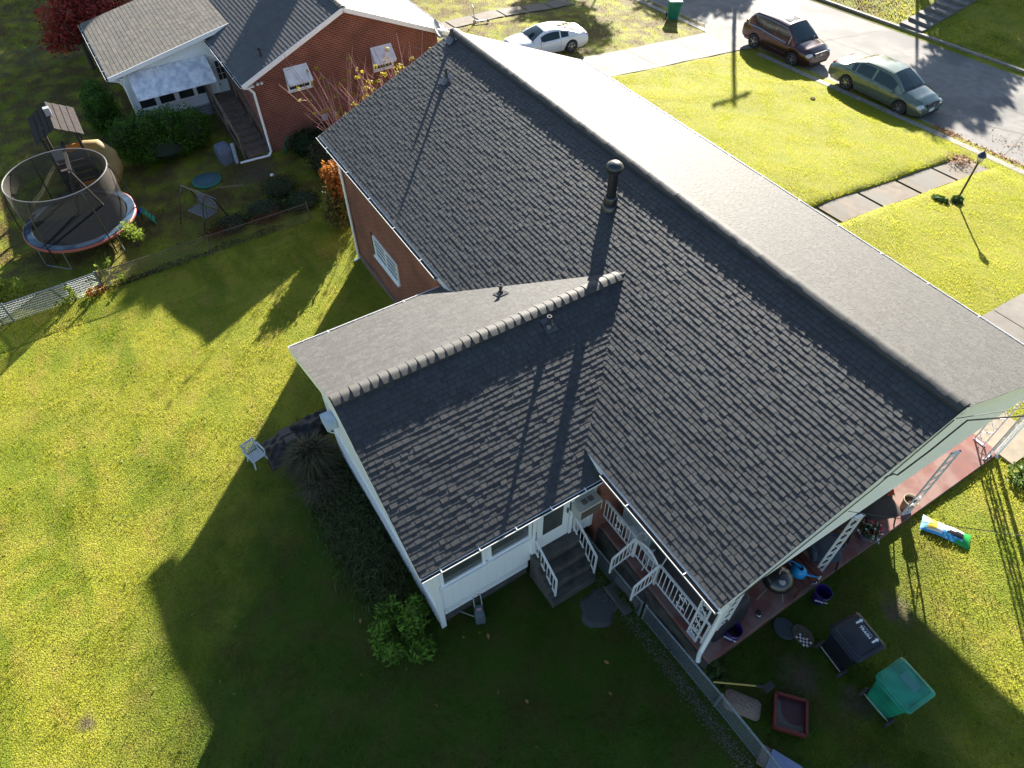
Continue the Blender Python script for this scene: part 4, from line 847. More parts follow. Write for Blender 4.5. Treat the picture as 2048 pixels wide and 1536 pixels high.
f3 = chain('chain_link_fence', 'pale chain link fence between the two back yards, vines on it', [(-3.0, -12.2), (-3.0, -26)], .72, 2.4, LINKB, dia=.09, wr=.008)
f4 = chain('chain_link_fence', 'overgrown rusty chain link fence below the trampoline yard', [(-3.0, -12.15), (-2.6, -5.0)], .72, 2.4, mat('rusty_wire', (.11, .08, .06), .8), .014, dia=.09)
f5 = chain('chain_link_fence', 'low wire fence in the shade behind the tan roof', [(-22.3, -24), (-22.9, -8.6)], .9, 3, mat('old_wire', (.13, .13, .12), .7), .014, dia=.14)
# ---------------------------------------------------------------- wheeled bins
def rrect(cx, cy, hx, hy, r, z, n=4):
    P_ = []
    for (sx, sy, a0) in ((1, 1, 0), (-1, 1, PI/2), (-1, -1, PI), (1, -1, 3*PI/2)):
        for k in range(n+1):
            a = a0 + PI/2*k/n; P_.append(Vector((cx + sx*(hx-r) + r*math.cos(a), cy + sy*(hy-r) + r*math.sin(a), z)))
    return P_
def bin_(label, loc, rz, col, s=1.0, text=False, stain=None):
    root = thing('wheeled_bin', label, 'bin', loc, rz); mt = mat('bin_' + ('dark' if text else 'green'), col, .42, tuple(c*.6 for c in col), 3.5, 1, .1, 120, spec=.45)
    W = .34*s; D = .36*s; H = .92*s
    m = M(); m.loft([rrect(.02, 0, W*.72, D*.68, .05, .04), rrect(.01, 0, W*.78, D*.74, .05, .25*s), rrect(0, 0, W*.93, D*.9, .05, H-.1), rrect(0, 0, W*.95, D*.92, .05, H-.1), rrect(0, 0, W*.99, D*.97, .05, H-.05), rrect(0, 0, W*.99, D*.97, .05, H)], cap=True); m.build('bin_body', mt, root, smooth=35)
    m = M(); m.loft([rrect(-.01, 0, W*1.06, D*1.06, .07, H), rrect(-.01, 0, W*1.07, D*1.07, .07, H+.035), rrect(-.01, 0, W*1.0, D*1.0, .07, H+.06), rrect(-.01, 0, W*.86, D*.86, .06, H+.075), rrect(-.01, 0, W*.8, D*.82, .05, H+.062), rrect(-.01, 0, W*.4, D*.4, .04, H+.085)], cap=True)
    ld = m.build('lid', mt, root, smooth=35)
    m = M(); m.bar((W*1.1, -D*.8, H+.01), (W*1.1, D*.8, H+.01), .04, .035)
    for y in (-D*.8, 0, D*.8): m.bar((W*.95, y, H+.0), (W*1.12, y, H+.01), .04, .035)
    m.build('handle', mt, root, bevel=.008)
    for y in (-1, 1): M().lathe([(.03, -.03), (.11, -.03), (.125, -.015), (.125, .015), (.11, .03), (.03, .03)], (W*.82, y*D*.86, .125), 20, 'y').build('wheel', DARK, root, smooth=40)
    M().tube([(W*.82, -D*.86, .125), (W*.82, D*.86, .125)], .012, 6).build('axle', STEEL, root)
    M().bar((-W*.88, -D*.35, H*.55), (-W*.88, D*.35, H*.55), .03).build('lift_bar', mt, root)
    if text:
        WL = mat('white_print', (.75, .76, .78), .6)
        T = Matrix.Translation((-.16, 0, H+.083)) @ Matrix.Rotation(R(90), 4, 'Z')
        text_mesh('lettering', 'TRASH', .085, WL, ld, T); text_mesh('lettering', 'NO HOT ASHES', .032, mat('faded_print', (.3, .31, .34), .6), ld, Matrix.Translation((-.16-.07, 0, H+.082)) @ Matrix.Rotation(R(90), 4, 'Z'))
        for y in (-1, 1):
            a = M(); z = H + .084; c = y*.2; a.face([(-.25, c-.018, z), (-.14, c-.018, z), (-.14, c+.018, z), (-.25, c+.018, z)]); a.face([(-.25, c-.045, z), (-.25, c+.045, z), (-.30, c, z)]); a.build('arrow', WL, ld)
    else:
        M().face([(-.18, -.12, H+.0835), (.0, -.12, H+.0845), (.0, .12, H+.0845), (-.18, .12, H+.0835)]).__class__
        a = M(); a.face([(-.17, -.16, H+.088), (.0, -.16, H+.088), (.0, .16, H+.088), (-.17, .16, H+.088)]); a.build('faded_label', mat('faded_green', (.06, .22, .2), .6, (.04, .16, .15), 30), ld)
    return root
bin_('black wheeled bin with white arrows and lettering on its lid', (18.36, -1.93, terr(18.3, -1.9)), R(-97), (.008, .012, .022), .98, True)
bin_('bright green wheeled bin on the shaded grass beside the black bin', (19.38, -1.92, terr(19.4, -1.9)), R(-93), (.014, .26, .16), .98)
bin_('green wheeled bin standing by the street at the top of the driveway', (-10.6, 19.1, terr(-10.6, 19.1) + .02), R(150), (.01, .13, .07), 1.0)
# ---------------------------------------------------------------- things on and around the porch
Zp = .603
def kettle():
    r = thing('kettle_grill', 'black kettle barbecue with round silver vent under the porch roof', 'grill', (16.77, -2.3, Zp))
    M().lathe([(0, .42), (.12, .43), (.24, .52), (.29, .62), (.295, .66)], n=32).build('bowl', BLACKM, r, smooth=50)
    l = M().lathe([(.3, .655), (.305, .68), (.29, .74), (.22, .83), (.1, .885), (0, .895)], n=32).build('lid', BLACKM, r, smooth=50)
    v = M(); v.lathe([(0, .0), (.062, 0), (.062, .012), (0, .014)], (.13, -.09, .862), 16); v.build('lid_vent', mat('alu', (.6, .6, .6), .4, metal=.5), l)
    h = M(); h.tube([(-.02, -.02, .89), (-.05, .02, .96), (.02, .12, .965), (.04, .16, .89)], .018, 6); h.build('lid_handle', mat('grip', (.25, .2, .17), .6), l, smooth=60)
    for k in range(3):
        a = k*2*PI/3 + .4; M().tube([(.15*math.cos(a), .15*math.sin(a), .46), (.3*math.cos(a), .3*math.sin(a), 0)], .012, 6).build('leg', STEEL, r)
    return r
kettle()
def can():
    r = thing('watering_can', 'bright blue plastic watering can on a rust coloured stand', 'watering can', (16.84, -1.72, Zp + .42), R(10)); B = mat('blue_plastic', (.01, .28, .62), .35, spec=.5)
    M().lathe([(.11, 0), (.135, .02), (.13, .14), (.09, .2), (.05, .22)], n=24, sx=1.15).build('can_body', B, r, smooth=60)
    M().tube([(.08, .03, .08), (.2, .06, .12), (.34, .1, .2)], [.04, .02, .014], 8).build('spout', B, r, smooth=60)
    M().lathe([(.012, -.02), (.045, .0), (.05, .02), (0, .03)], (.35, .105, .2), 14, 'x').build('rose', mat('rose_cream', (.6, .55, .45), .5), r)
    M().tube([(-.13, 0, .05), (-.23, .0, .1), (-.24, 0, .2), (-.12, 0, .25), (0, 0, .24)], .014, 8).build('handle', B, r, smooth=60)
can()
r = thing('plant_stand', 'rust red wooden stand holding the blue watering can', 'stand', (16.82, -1.6, Zp)); RW = mat('rust_wood', (.12, .03, .018), .8, (.07, .02, .012), 8)
m = M()
for k in range(4): m.box(-.3, -.34 + .17*k, .38, .32, -.34 + .17*k + .15, .41)
m.build('shelf', RW, r)
for x in (-.26, .28):
    for y in (-.3, .3): M().bar((x, y, 0), (x, y, .38), .05).build('leg', RW, r)
tag(M().lathe([(.04, 0), (.06, .02), (.06, .08), (.045, .09), (.045, .03)], (17.0, -1.3, Zp), 18).build('small_cup', STEEL, smooth=40), 'small grey metal cup by the porch edge, nearer the chair', 'cup', 'two small cups at the porch edge')
tag(M().lathe([(.045, 0), (.07, .02), (.07, .1), (.05, .11), (.05, .03)], (17.08, -1.38, Zp), 18).build('small_cup', STEEL, smooth=40), 'larger grey metal cup by the porch edge, nearer the purple bucket', 'cup', 'two small cups at the porch edge')
def bucket(label, x, y, z, s=1, rot=0, wd='DOG IT'):
    r = thing('plastic_bucket', label, 'bucket', (x, y, z), rot, 'purple buckets'); PU = mat('purple_plastic', (.028, .012, .13), .35, spec=.5)
    M().lathe([(.118*s, 0), (.125*s, .01), (.15*s, .33), (.158*s, .335), (.158*s, .37), (.148*s, .37), (.145*s, .34), (.115*s, .02), (0, .015)], n=32).build('bucket_body', PU, r, smooth=50)
    M().tube([(.158*s*math.cos(a), .158*s*math.sin(a)*.0 + (.16*math.sin(a)), .34 - .0) for a in [PI*k/12 for k in range(13)]], .004, 5).build('handle', STEEL, r)
    T = Matrix.Translation((.143*s, 0, .2)) @ Matrix.Rotation(R(5), 4, 'Y') @ Matrix.Rotation(R(90), 4, 'Z') @ Matrix.Rotation(R(90), 4, 'X'); text_mesh('lettering', wd, .07, mat('white_print', (.75, .76, .78), .6), r, T, .004); return r
bucket('open purple bucket with white lettering on the grass by the middle porch post', 17.36, -1.42, terr(17.3, -1.4), 1.05, R(-50)); bucket('purple bucket behind the white corner post of the porch', 16.99, -3.55, Zp-.05, 1.05, R(-60))
def tubchair(label, x, y, rz, mt, w=.6, h=.8, name='porch_chair'):
    r = thing(name, label, 'chair', (x, y, Zp), rz)
    m = M(); m.loft([rrect(0, 0, w*.5, w*.46, .1, .36), rrect(0, 0, w*.52, w*.48, .12, .43), rrect(0, 0, w*.44, w*.4, .1, .46)]); m.build('seat', mt, r, smooth=50)
    m = M(); m.loft([rrect(-w*.46, 0, .05, w*.46, .04, .4), rrect(-w*.52, 0, .05, w*.48, .04, .6), rrect(-w*.6, 0, .045, w*.44, .04, h)]); m.build('backrest', mt, r, smooth=50)
    for sx in (-1, 1):
        for sy in (-1, 1): M().tube([(sx*w*.4, sy*w*.38, .38), (sx*w*.5, sy*w*.45, 0)], .018, 6).build('leg', BLACKM, r)
    return r
tubchair('slate blue padded chair on the porch left of the ornate middle post', 16.74, -.86, R(60), mat('slate_cushion', (.035, .05, .07), .8), .62)
tubchair('dark brown wide chair further back on the red porch floor', 16.55, .95, R(-20), mat('brown_wicker', (.045, .035, .03), .8, (.03, .025, .02), 40), .85, .75)
tubchair('brown wooden chair behind the ornate middle post', 16.45, .05, R(30), mat('brown_wicker', (.045, .035, .03), .8), .6, .8)
r = thing('plant_pot', 'blue glazed pot with dark soil beside the middle porch post', 'plant pot', (16.75, -.42, Zp))
M().lathe([(.1, 0), (.17, .05), (.2, .2), (.19, .3), (.17, .3), (.17, .24), (0, .23)], n=28).build('pot', mat('glazed_blue', (.06, .09, .14), .3), r, smooth=50); tw, _ = twigs('stems', 5, (16.75, -.42, Zp+.22), .3, .12, 5, .008, mat('stem_brown', (.06, .04, .03), .8), r)
r = thing('flower_pot', 'lilac pot of pink, red and white flowers at the porch edge', 'plant pot', (16.95, .38, Zp)); M().lathe([(.1, 0), (.15, .1), (.17, .22), (.15, .22), (.15, .19), (0, .18)], n=24).build('pot', mat('lilac_pot', (.16, .13, .2), .5), r, smooth=50)
foliage('leaves', 21, [(16.95, .38, Zp+.33, .22, .22, .14)], 350, .04, mat('pot_leaves', (.03, .07, .02), .7), r); foliage('blossom', 22, [(16.95, .4, Zp+.38, .25, .25, .14)], 60, .04, mat('pink_petals', (.5, .05, .09), .6, tone=.4), r); foliage('blossom', 23, [(16.98, .36, Zp+.38, .27, .27, .12)], 50, .035, mat('white_petals', (.6, .55, .6), .6), r)
r = thing('flower_pot', 'dark pot of orange red flowers under the gable near the sunlit floor', 'plant pot', (16.5, 1.35, Zp + .3)); M().lathe([(.1, -.3), (.14, -.1), (.15, 0), (.13, 0), (0, -.02)], n=20).build('pot', DARK, r, smooth=50)
foliage('flowers', 24, [(16.5, 1.35, Zp+.42, .17, .17, .13)], 160, .045, mat('orange_petals', (.45, .05, .01), .6, tone=.3), r); foliage('leaves', 25, [(16.5, 1.35, Zp+.36, .18, .18, .1)], 120, .05, mat('pot_leaves', (.03, .07, .02), .7), r)
r = thing('soil_bucket', 'beige pail of soil beside the slim post on the sunlit porch', 'bucket', (16.93, 1.72, Zp)); M().lathe([(.11, 0), (.14, .3), (.155, .31), (.155, .34), (.14, .34), (.135, .28)], n=24).build('bucket_body', mat('beige_plastic', (.4, .34, .25), .6, (.3, .24, .17), 10), r, smooth=50); M().lathe([(0, .29), (.134, .27)], n=20).build('soil', mat('soil', (.06, .035, .02), .9), r)
# covered sofa, white table, wire chair, plant behind the railing
r = thing('covered_sofa', 'long porch sofa under a dark purple cover behind the white railing', 'sofa', (15.95, -3.55, Zp)); CV = mat('dark_cover', (.018, .014, .024), .6, (.012, .01, .018), 4, 1, .5, 12)
m = M(); m.loft([rrect(0, 0, .98, .42, .1, 0), rrect(0, 0, .98, .42, .12, .5), rrect(0, .1, .95, .33, .12, .72), rrect(0, .2, .9, .2, .1, .95), rrect(0, .22, .85, .12, .08, 1.0)]); m.build('cover', CV, r, smooth=55)
r = thing('white_cabinet', 'pale grey cabinet with cluttered top behind the porch railing', 'cabinet', (14.35, -3.35, Zp)); CB = mat('pale_grey', (.33, .38, .42), .5, (.25, .28, .3), 5)
M().box(-.45, -.5, 0, .45, .35, .74).build('cabinet_body', CB, r, bevel=.01); M().box(-.48, -.55, .75, .5, .4, .79).build('top', CB, r, bevel=.01)
tag(M().box(14.3, -3.55, Zp+.8, 14.62, -3.4, Zp+.9).build('white_box', TRIM, bevel=.01), 'small white box on the cabinet under the gutter', 'box')
r = thing('stock_pot', 'dark round pot with bare twigs on the porch table', 'pot', (14.72, -3.62, Zp+.72)); M().lathe([(.12, 0), (.18, .05), (.2, .16), (.21, .17), (.19, .17), (.17, .08), (0, .06)], n=24).build('pot', mat('pot_dark', (.03, .03, .03), .5), r, smooth=50); twigs('stems', 8, (14.72, -3.62, Zp+.8), .35, .2, 6, .006, mat('dry_stem', (.2, .13, .08), .8), r)
r = thing('side_table', 'pale table under the dark pot behind the porch gate', 'table', (14.85, -3.5, Zp)); M().box(-.4, -.35, .68, .42, .3, .71).build('table_top', CB, r, bevel=.01)
for x in (-.35, .37):
    for y in (-.3, .25): M().bar((x, y, 0), (x, y, .68), .035).build('leg', TRIM, r)
def wirechair(label, x, y, rz):
    r = thing('wire_chair', label, 'chair', (x, y, Zp), rz, 'white garden chairs by the porch gate'); m = M()
    m.lathe([(0, .43), (.2, .44), (.21, .46), (.2, .465)], n=20); m.build('seat', IRON, r, smooth=40)
    m = M(); m.tube([(-.18, -.16, .45), (-.22, -.15, .8), (-.22, 0, .92), (-.22, .15, .8), (-.18, .16, .45)], .012, 6)
    for k in range(5): m.tube([(-.19, -.12 + .06*k, .46), (-.22, -.1 + .05*k, .86)], .006, 5)
    m.build('backrest', IRON, r, smooth=40)
    for k in range(4): a = PI/4 + k*PI/2; M().tube([(.15*math.cos(a), .15*math.sin(a), .44), (.22*math.cos(a), .22*math.sin(a), 0)], .01, 5).build('leg', IRON, r)
wirechair('white iron garden chair just inside the porch gate', 15.1, -3.95, R(200)); wirechair('white iron garden chair left of the gate behind the railing', 14.45, -3.95, R(160))
r = thing('slipper', 'single black and white slipper on the red porch corner', 'shoe', (16.97, -2.78, Zp), R(-50)); M().lathe([(.0, 0), (.045, .004), (.05, .02), (.03, .025), (0, .02)], n=16, sx=1.9).build('sole', DARK, r, smooth=60); M().tube([(.03, -.04, .02), (.06, -.02, .045), (.07, 0, .05), (.06, .02, .045), (.03, .04, .02)], .01, 6).build('strap', TRIM, r)
# ---------------------------------------------------------------- right hand lawn
def bag():
    r = thing('feed_bag', 'blue, white and green printed bag lying on the sunlit lawn', 'bag', (17.82, 2.03, terr(17.8, 2)), 0)
    A = Vector((17.36, 1.78, 0)); Bv = Vector((18.2, 2.2, 0)); u = (Bv-A).normalized(); v = Vector((-u.y, u.x, 0)); L = .98; Wd = .4; nx, ny = 24, 10; vs = []; rnd = random.Random(5)
    for j in range(ny+1):
        for i in range(nx+1):
            s = i/nx; t = j/ny - .5; puff = .11*math.sin(PI*min(1, max(0, s)))**.5*math.cos(PI*t)**.6 if 0 < s < 1 else 0
            p = A + u*(s*L - .02) + v*t*Wd*(1 - .12*math.sin(PI*s)); vs.append((p.x, p.y, terr(17.8, 2) + .05 + puff + .012*math.sin(9*s+5*t)))
    cols = ['bag_sky', 'bag_white', 'bag_yellow', 'bag_blue', 'bag_black', 'bag_green']; rg = [(.25, .6, .75), (.72, .75, .78), (.75, .55, .05), (.02, .3, .65), (.01, .01, .015), (.01, .3, .05)]
    m = M(); n0 = 0; m.v = vs
    for j in range(ny):
        for i in range(nx):
            s = (i+.5)/nx; t = (j+.5)/ny - .5; c = 1
            if s < .13: c = 0
            if .13 < s < .3 and -.3 < t < .42: c = 2
            if t < -.36 and s < .6: c = 3
            if s > .42 and t < -.12 + .1*s and s < .85: c = 3 if (i+j) % 3 else 0
            if .52 < s < .86 and -.22 < t < .22 - abs(s-.75)*.9: c = 4
            if s > .84: c = 5
            if s > .72 and t < -.26: c = 5
            m.f.append((j*(nx+1)+i, j*(nx+1)+i+1, (j+1)*(nx+1)+i+1, (j+1)*(nx+1)+i)); m.t.append(.5); m.mi.append(c)
    m.build('printed_film', [mat(n, g, .4, spec=.5) for n, g in zip(cols, rg)], r, world=True, smooth=60)
bag()
SOIL = mat('bare_earth', (.15, .11, .075), .95, (.07, .06, .04), 9, 1, .6, 40)
def patch(name, x, y, rx, ry, seed, mt=SOIL, dz=.004):
    rnd = random.Random(seed); m = M(); n = 36; rs = [1 + .12*math.sin(2*PI*k/n*2+seed) + .09*math.sin(2*PI*k/n*5+seed*2) + rnd.uniform(-.04, .04) for k in range(n)]; pts = [(x + rx*rs[k]*math.cos(2*PI*k/n), y + ry*rs[k]*math.sin(2*PI*k/n)) for k in range(n)]
    rings = [[(x + (p[0]-x)*f, y + (p[1]-y)*f) for p in pts] for f in (.4, .75, 1)]
    m.face([(p[0], p[1], terr(*p) + dz + .02) for p in rings[0]])
    for a, b, ha, hb in ((rings[0], rings[1], .02, .015), (rings[1], rings[2], .015, -.03)):
        for k in range(n): q = (a[k], a[(k+1) % n], b[(k+1) % n], b[k]); m.face([(q[0][0], q[0][1], terr(*q[0]) + dz + ha), (q[1][0], q[1][1], terr(*q[1]) + dz + ha), (q[2][0], q[2][1], terr(*q[2]) + dz + hb), (q[3][0], q[3][1], terr(*q[3]) + dz + hb)])
    return structure(m.build(name, mt, smooth=180))
patch('gravel_pad', 14.98, -5.15, .48, .42, 4, mat('slate_gravel', (.085, .09, .09), .9, (.05, .05, .05), 40, 1, .6, 60))
tag(M().lathe([(.0, .0), (.16, .0), (.155, .04), (0, .05)], (17.72, -2.25, terr(17.7, -2.2)+.06), 20, sx=1.5, sy=1.1).build('stepping_stone', mat('brown_stone', (.08, .065, .045), .9, (.05, .04, .03), 8), smooth=60), 'rounded brown stepping stone on the grass near the porch corner', 'stone')
tag(M().lathe([(.0, .0), (.2, .0), (.19, .05), (0, .06)], (17.42, -2.42, terr(17.4, -2.4)+.03), 20, sx=1.2, sy=1).build('stepping_stone', mat('grey_stone', (.035, .045, .05), .9), smooth=60), 'dark grey flat stone next to the brown stepping stone', 'stone')
m = M(); 
for i in range(6):
    for j in range(4): x = 17.66 + i*.045; y = -2.42 + j*.045; z = terr(17.7, -2.3) + .125 + .01*math.sin(i+j); m.mesh([(x, y, z), (x+.045, y, z), (x+.045, y+.045, z), (x, y+.045, z)], [(0, 1, 2, 3)], mi=(i+j) % 2)
tag(m.build('plaid_cloth', [mat('plaid_white', (.55, .5, .5), .8), mat('plaid_black', (.02, .015, .02), .8)]), 'black and white checked cloth crumpled on the stepping stone', 'cloth')
def tray():
    z0 = terr(18.6, -3.5); r = thing('litter_tray', 'square red tray holding grey sand beside the fence', 'tray', (18.62, -3.53, z0), R(42)); RD = mat('red_tray', (.17, .02, .015), .6, (.12, .02, .015), 10)
    M().box(-.27, -.3, .02, .27, .3, .05).build('tray_floor', mat('maroon_floor', (.07, .02, .025), .6), r)
    m = M()
    for a, b in (((-.28, -.31), (.28, -.31)), ((.28, -.31), (.28, .31)), ((.28, .31), (-.28, .31)), ((-.28, .31), (-.28, -.31))): m.bar((*a, .09), (*b, .09), .022, .16); m.bar((*a, .17), (*b, .17), .045, .02)
    m.build('tray_rim', RD, r)
    m = M(); pts = [(-.26, -.28), (.0, -.29), (.25, -.28), (.25, -.12), (.12, -.16), (0, -.15), (-.1, -.08), (-.16, .05), (-.17, .2), (-.26, .26)]; m.face([(x, y, .075) for x, y in pts]); m.build('sand', mat('damp_sand', (.13, .12, .1), .95, (.09, .08, .07), 30), r)
tray()
def rake():
    z = terr(17.6, -4.4); r = thing('garden_broom', 'yellow handled broom leaning across the chain link fence', 'broom', (17.5, -4.5, z + .66))
    M().tube([(17.5, -4.52, z+.69), (17.98, -3.78, z+.5)], .016, 8).build('handle', mat('yellow_handle', (.45, .33, .08), .5), r, world=True, smooth=50); M().tube([(17.94, -3.84, z+.51), (18.06, -3.66, z+.46)], .026, 8).build('socket', DARK, r, world=True)
    M().box(18.0, -3.72, z+.36, 18.14, -3.52, z+.5).build('brush_head', DARK, r, world=True, bevel=.02)
rake()
def sack():
    z = terr(18, -4.1); r = thing('gravel_sack', 'torn clear sack of brown gravel against the chain link fence', 'sack', (18.02, -4.12, z), R(35)); m = M()
    m.loft([rrect(0, 0, .3, .17, .08, 0), rrect(0, 0, .34, .2, .1, .08), rrect(0, 0, .28, .15, .08, .16), rrect(0, 0, .15, .07, .05, .19)]); m.build('sack_body', mat('brown_gravel', (.14, .08, .05), .8, (.28, .22, .18), 45, 1, .8, 60), r, smooth=50)
sack()
def card():
    z = terr(19.1, -4.25); r = thing('lidded_tub', 'pale blue storage lid with cardboard at the fence, bottom edge', 'container', (19.18, -4.3, z), R(25))
    M().box(-.26, -.22, 0, .3, .22, .12).build('tub', mat('pale_blue_plastic', (.2, .24, .38), .5, (.16, .19, .3), 5), r, bevel=.02); M().box(-.42, -.15, .02, -.27, .2, .11).build('cardboard', mat('cardboard', (.16, .11, .08), .9), r, bevel=.01)
card()
# ---------------------------------------------------------------- rear yard
def meterbox():
    z = terr(13.9, -7.4); r = thing('pressure_washer', 'grey upright washer machine with pink tag against the wing foundation', 'machine', (13.82, -7.38, z), R(-20)); G = mat('machine_grey', (.1, .12, .14), .5, (.07, .085, .1), 8)
    m = M(); m.loft([rrect(0, 0, .13, .1, .03, 0), rrect(0, 0, .14, .11, .03, .12), rrect(-.03, 0, .11, .1, .03, .3), rrect(-.08, 0, .06, .08, .02, .36)]); m.build('machine_body', G, r, smooth=40)
    M().tube([(-.08, -.08, .3), (-.28, -.08, .5), (-.3, 0, .53), (-.28, .08, .5), (-.08, .08, .3)], .012, 6).build('handle', mat('handle_pale', (.3, .31, .3), .5), r, smooth=50)
    M().box(-.07, -.05, .345, -.02, .05, .375).build('tag', mat('pink_tag', (.45, .25, .28), .6), r); M().tube([(-.05, -.1, .03), (-.3, -.5, .04), (-.38, -.62, .03)], .014, 6).build('hose', STEEL, r)
meterbox()
def plastic_chair():
    z = terr(6.8, -10.1); r = thing('plastic_garden_chair', 'white plastic garden chair on the lawn at the shadow edge', 'chair', (6.72, -10.05, z), R(15)); r.scale = (.78, .78, .78); Pm = mat('white_plastic', (.5, .54, .58), .4)
    # seat faces the wing (+X)
    m = M()
    for k in range(7): m.box(-.16 + .055*k, -.2, .36 - .004*k, -.16 + .055*k + .042, .2, .38 - .004*k)
    m.bar((-.18, -.21, .37), (.22, -.22, .36), .03, .04); m.bar((-.18, .21, .37), (.22, .22, .36), .03, .04); m.bar((.22, -.22, .355), (.22, .22, .355), .04, .04); m.build('seat', Pm, r)
    m = M()
    for k in range(7): y = -.18 + .06*k; m.bar((-.19, y, .4), (-.3, y*1.05, .78), .035, .012, up=(1, 0, 0))
    m.bar((-.19, -.21, .38), (-.3, -.23, .8), .035, .035); m.bar((-.19, .21, .38), (-.3, .23, .8), .035, .035); m.bar((-.3, -.23, .8), (-.3, .23, .8), .035, .06); m.build('backrest', Pm, r)
    for s in (-1, 1): m = M(); m.bar((-.26, s*.26, .58), (.2, s*.27, .57), .05, .02); m.bar((.19, s*.27, .57), (.21, s*.24, .34), .03, .03); m.build('armrest', Pm, r)
    for sx, sy in ((-1, -1), (-1, 1), (1, -1), (1, 1)): M().bar((sx*.19 + .01, sy*.2, .36), (sx*.25 + .01, sy*.26, 0), .045, .035).build('leg', Pm, r)
plastic_chair()
def acbox():
    z = terr(6.3, -8.3); r = thing('wall_air_conditioner', 'white boxed window air conditioner high on the wing rear wall', 'air conditioner', (8.4, -8.13, 1.25)); r.scale = (.75, .75, .75); m = M(); m.box(-.12, -.36, 0, .4, -.0, .34); m.build('case', mat('pale_case', (.5, .58, .66), .45, (.42, .48, .55), 6), r, bevel=.012)
    m = M(); m.tube([(-.08, -.34, 0), (-.08, -.02, -.4)], .015, 6).tube([(.36, -.34, 0), (.36, -.02, -.4)], .015, 6); m.build('bracket', TRIM, r)
acbox()
# heap under black sheeting
def heap():
    z = terr(6.1, -9); r = thing('tarp_heap', 'black plastic sheeting heaped over junk against the wing', 'tarp', (6.1, -8.9, z)); BT = mat('black_sheet', (.006, .006, .008), .45, spec=.4, bump=.6, bscale=10)
    nx, ny = 40, 22; vs = []; rnd = random.Random(2)
    for j in range(ny+1):
        for i in range(nx+1):
            s = i/nx; t = j/ny; a = Vector((6.75, -9.85, 0)).lerp(Vector((6.5, -7.7, 0)), s); n = Vector((-1, 0, 0)); wd_ = 1.1 - .3*s
            p = a + n*(t-.5)*wd_; e = math.sin(PI*s)**.35*math.sin(PI*t)**.5 if 0 < s < 1 and 0 < t < 1 else 0
            h = e*(.34 + .09*math.sin(s*13+t*4)*math.cos(t*9) + .05*math.sin(s*31)*math.sin(t*23)); vs.append((p.x, p.y, terr(p.x, p.y) + .02 + h))
    m = M(); m.mesh(vs, [(j*(nx+1)+i, j*(nx+1)+i+1, (j+1)*(nx+1)+i+1, (j+1)*(nx+1)+i) for j in range(ny) for i in range(nx)]); m.build('sheeting', BT, r, world=True, smooth=60)
    M().box(6.45, -9.3, z+.36, 6.7, -9.0, z+.45, mtx=None).build('board', mat('grey_board', (.08, .07, .065), .8), r, world=True, bevel=.01); M().box(6.75, -9.25, z+.36, 6.95, -8.95, z+.46).build('board', mat('grey_board', (.08, .07, .065), .8), r, world=True, bevel=.01)
heap()
# ---------------------------------------------------------------- front: lamp post, drain
def lamp():
    x, y = 9.62, 14.6; z = terr(x, y); r = thing('lamp_post', 'slim black garden lamp post with glass lantern on the front lawn', 'lamp post', (x, y, z))
    M().lathe([(.07, 0), (.06, .04), (.035, .08), (.032, 1.5), (.045, 1.52), (.045, 1.55)], n=16).build('post', BLACKM, r, smooth=50)
    M().lathe([(.06, 1.55), (.1, 1.6), (.115, 1.75)], n=6).build('lantern_glass', mat('lantern_glass', (.65, .66, .6), .15, spec=.6, alpha=.55), r)
    m = M(); m.lathe([(.03, 1.53), (.07, 1.56), (.07, 1.58)], n=6)
    for k in range(6): a = 2*PI*k/6; m.bar((.075*math.cos(a), .075*math.sin(a), 1.57), (.118*math.cos(a), .118*math.sin(a), 1.76), .01)
    m.build('lantern_frame', BLACKM, r); M().lathe([(.14, 1.75), (.145, 1.77), (.09, 1.87), (.03, 1.92), (.012, 1.95), (.02, 1.97), (.0, 2.02)], n=12).build('lantern_cap', mat('lamp_cap', (.02, .025, .05), .25, spec=.7), r, smooth=30)
    return x, y, z
lamp()
g = thing('weed_tuft', 'dark green weeds grown round the foot of the lamp post', 'weeds', (9.62, 14.6, terr(9.6, 14.6)))
foliage('leaves', 31, [(9.62, 14.6, terr(9.6, 14.6)+.07, .2, .22, .09), (9.3, 14.1, terr(9.3, 14.1)+.06, .3, .2, .08)], 500, .06, mat('weed_green', (.06, .12, .02), .7, tone=.5, trans=.3), g, flat=.2)
tag(M().lathe([(0, .03), (.1, .03), (.12, .0)], (.84, 17.3, terr(.84, 17.3)+.03), 16).build('lawn_drain', mat('drain_brown', (.07, .04, .02), .9, spec=.1)), 'small round brown cap set in the front lawn near the sedan', 'drain')
# fallen leaves along the near kerb
def litter(name, lab, seed, cx, cy, lx, ly, n, sz, col, dz=0):
    rng = np.random.default_rng(seed); x = cx + rng.normal(size=n)*lx; y = cy + rng.normal(size=n)*ly; z = np.array([terr(a, b) for a, b in zip(x, y)]) + dz + rng.random(n)*.04
    o = npmesh(name, leafquads(rng, np.stack([x, y, z], 1), sz, 2.5), 4, rng.random(n), mat(name + '_mat', col, .8, tone=.5, trans=.2)); tag(o, lab, 'fallen leaves', kind='stuff')
LC = (.24, .11, .035)
litter('fallen_leaves', 'brown leaves drifted along the near kerb in front of the sedan', 1, 5.8, 19.95, .35, .13, 700, .045, LC, -.02); litter('fallen_leaves', 'thin line of brown leaves in the gutter beside the lamp post', 2, 8.5, 19.95, 1.4, .09, 900, .04, LC, -.02)
litter('fallen_leaves', 'dry leaves gathered at the street end of the front path', 3, 7.7, 17.9, .25, .3, 400, .045, LC, .03); litter('fallen_leaves', 'leaf scatter in the street beyond the lamp post', 4, 8, 21.2, .8, .3, 120, .04, LC, -.03)
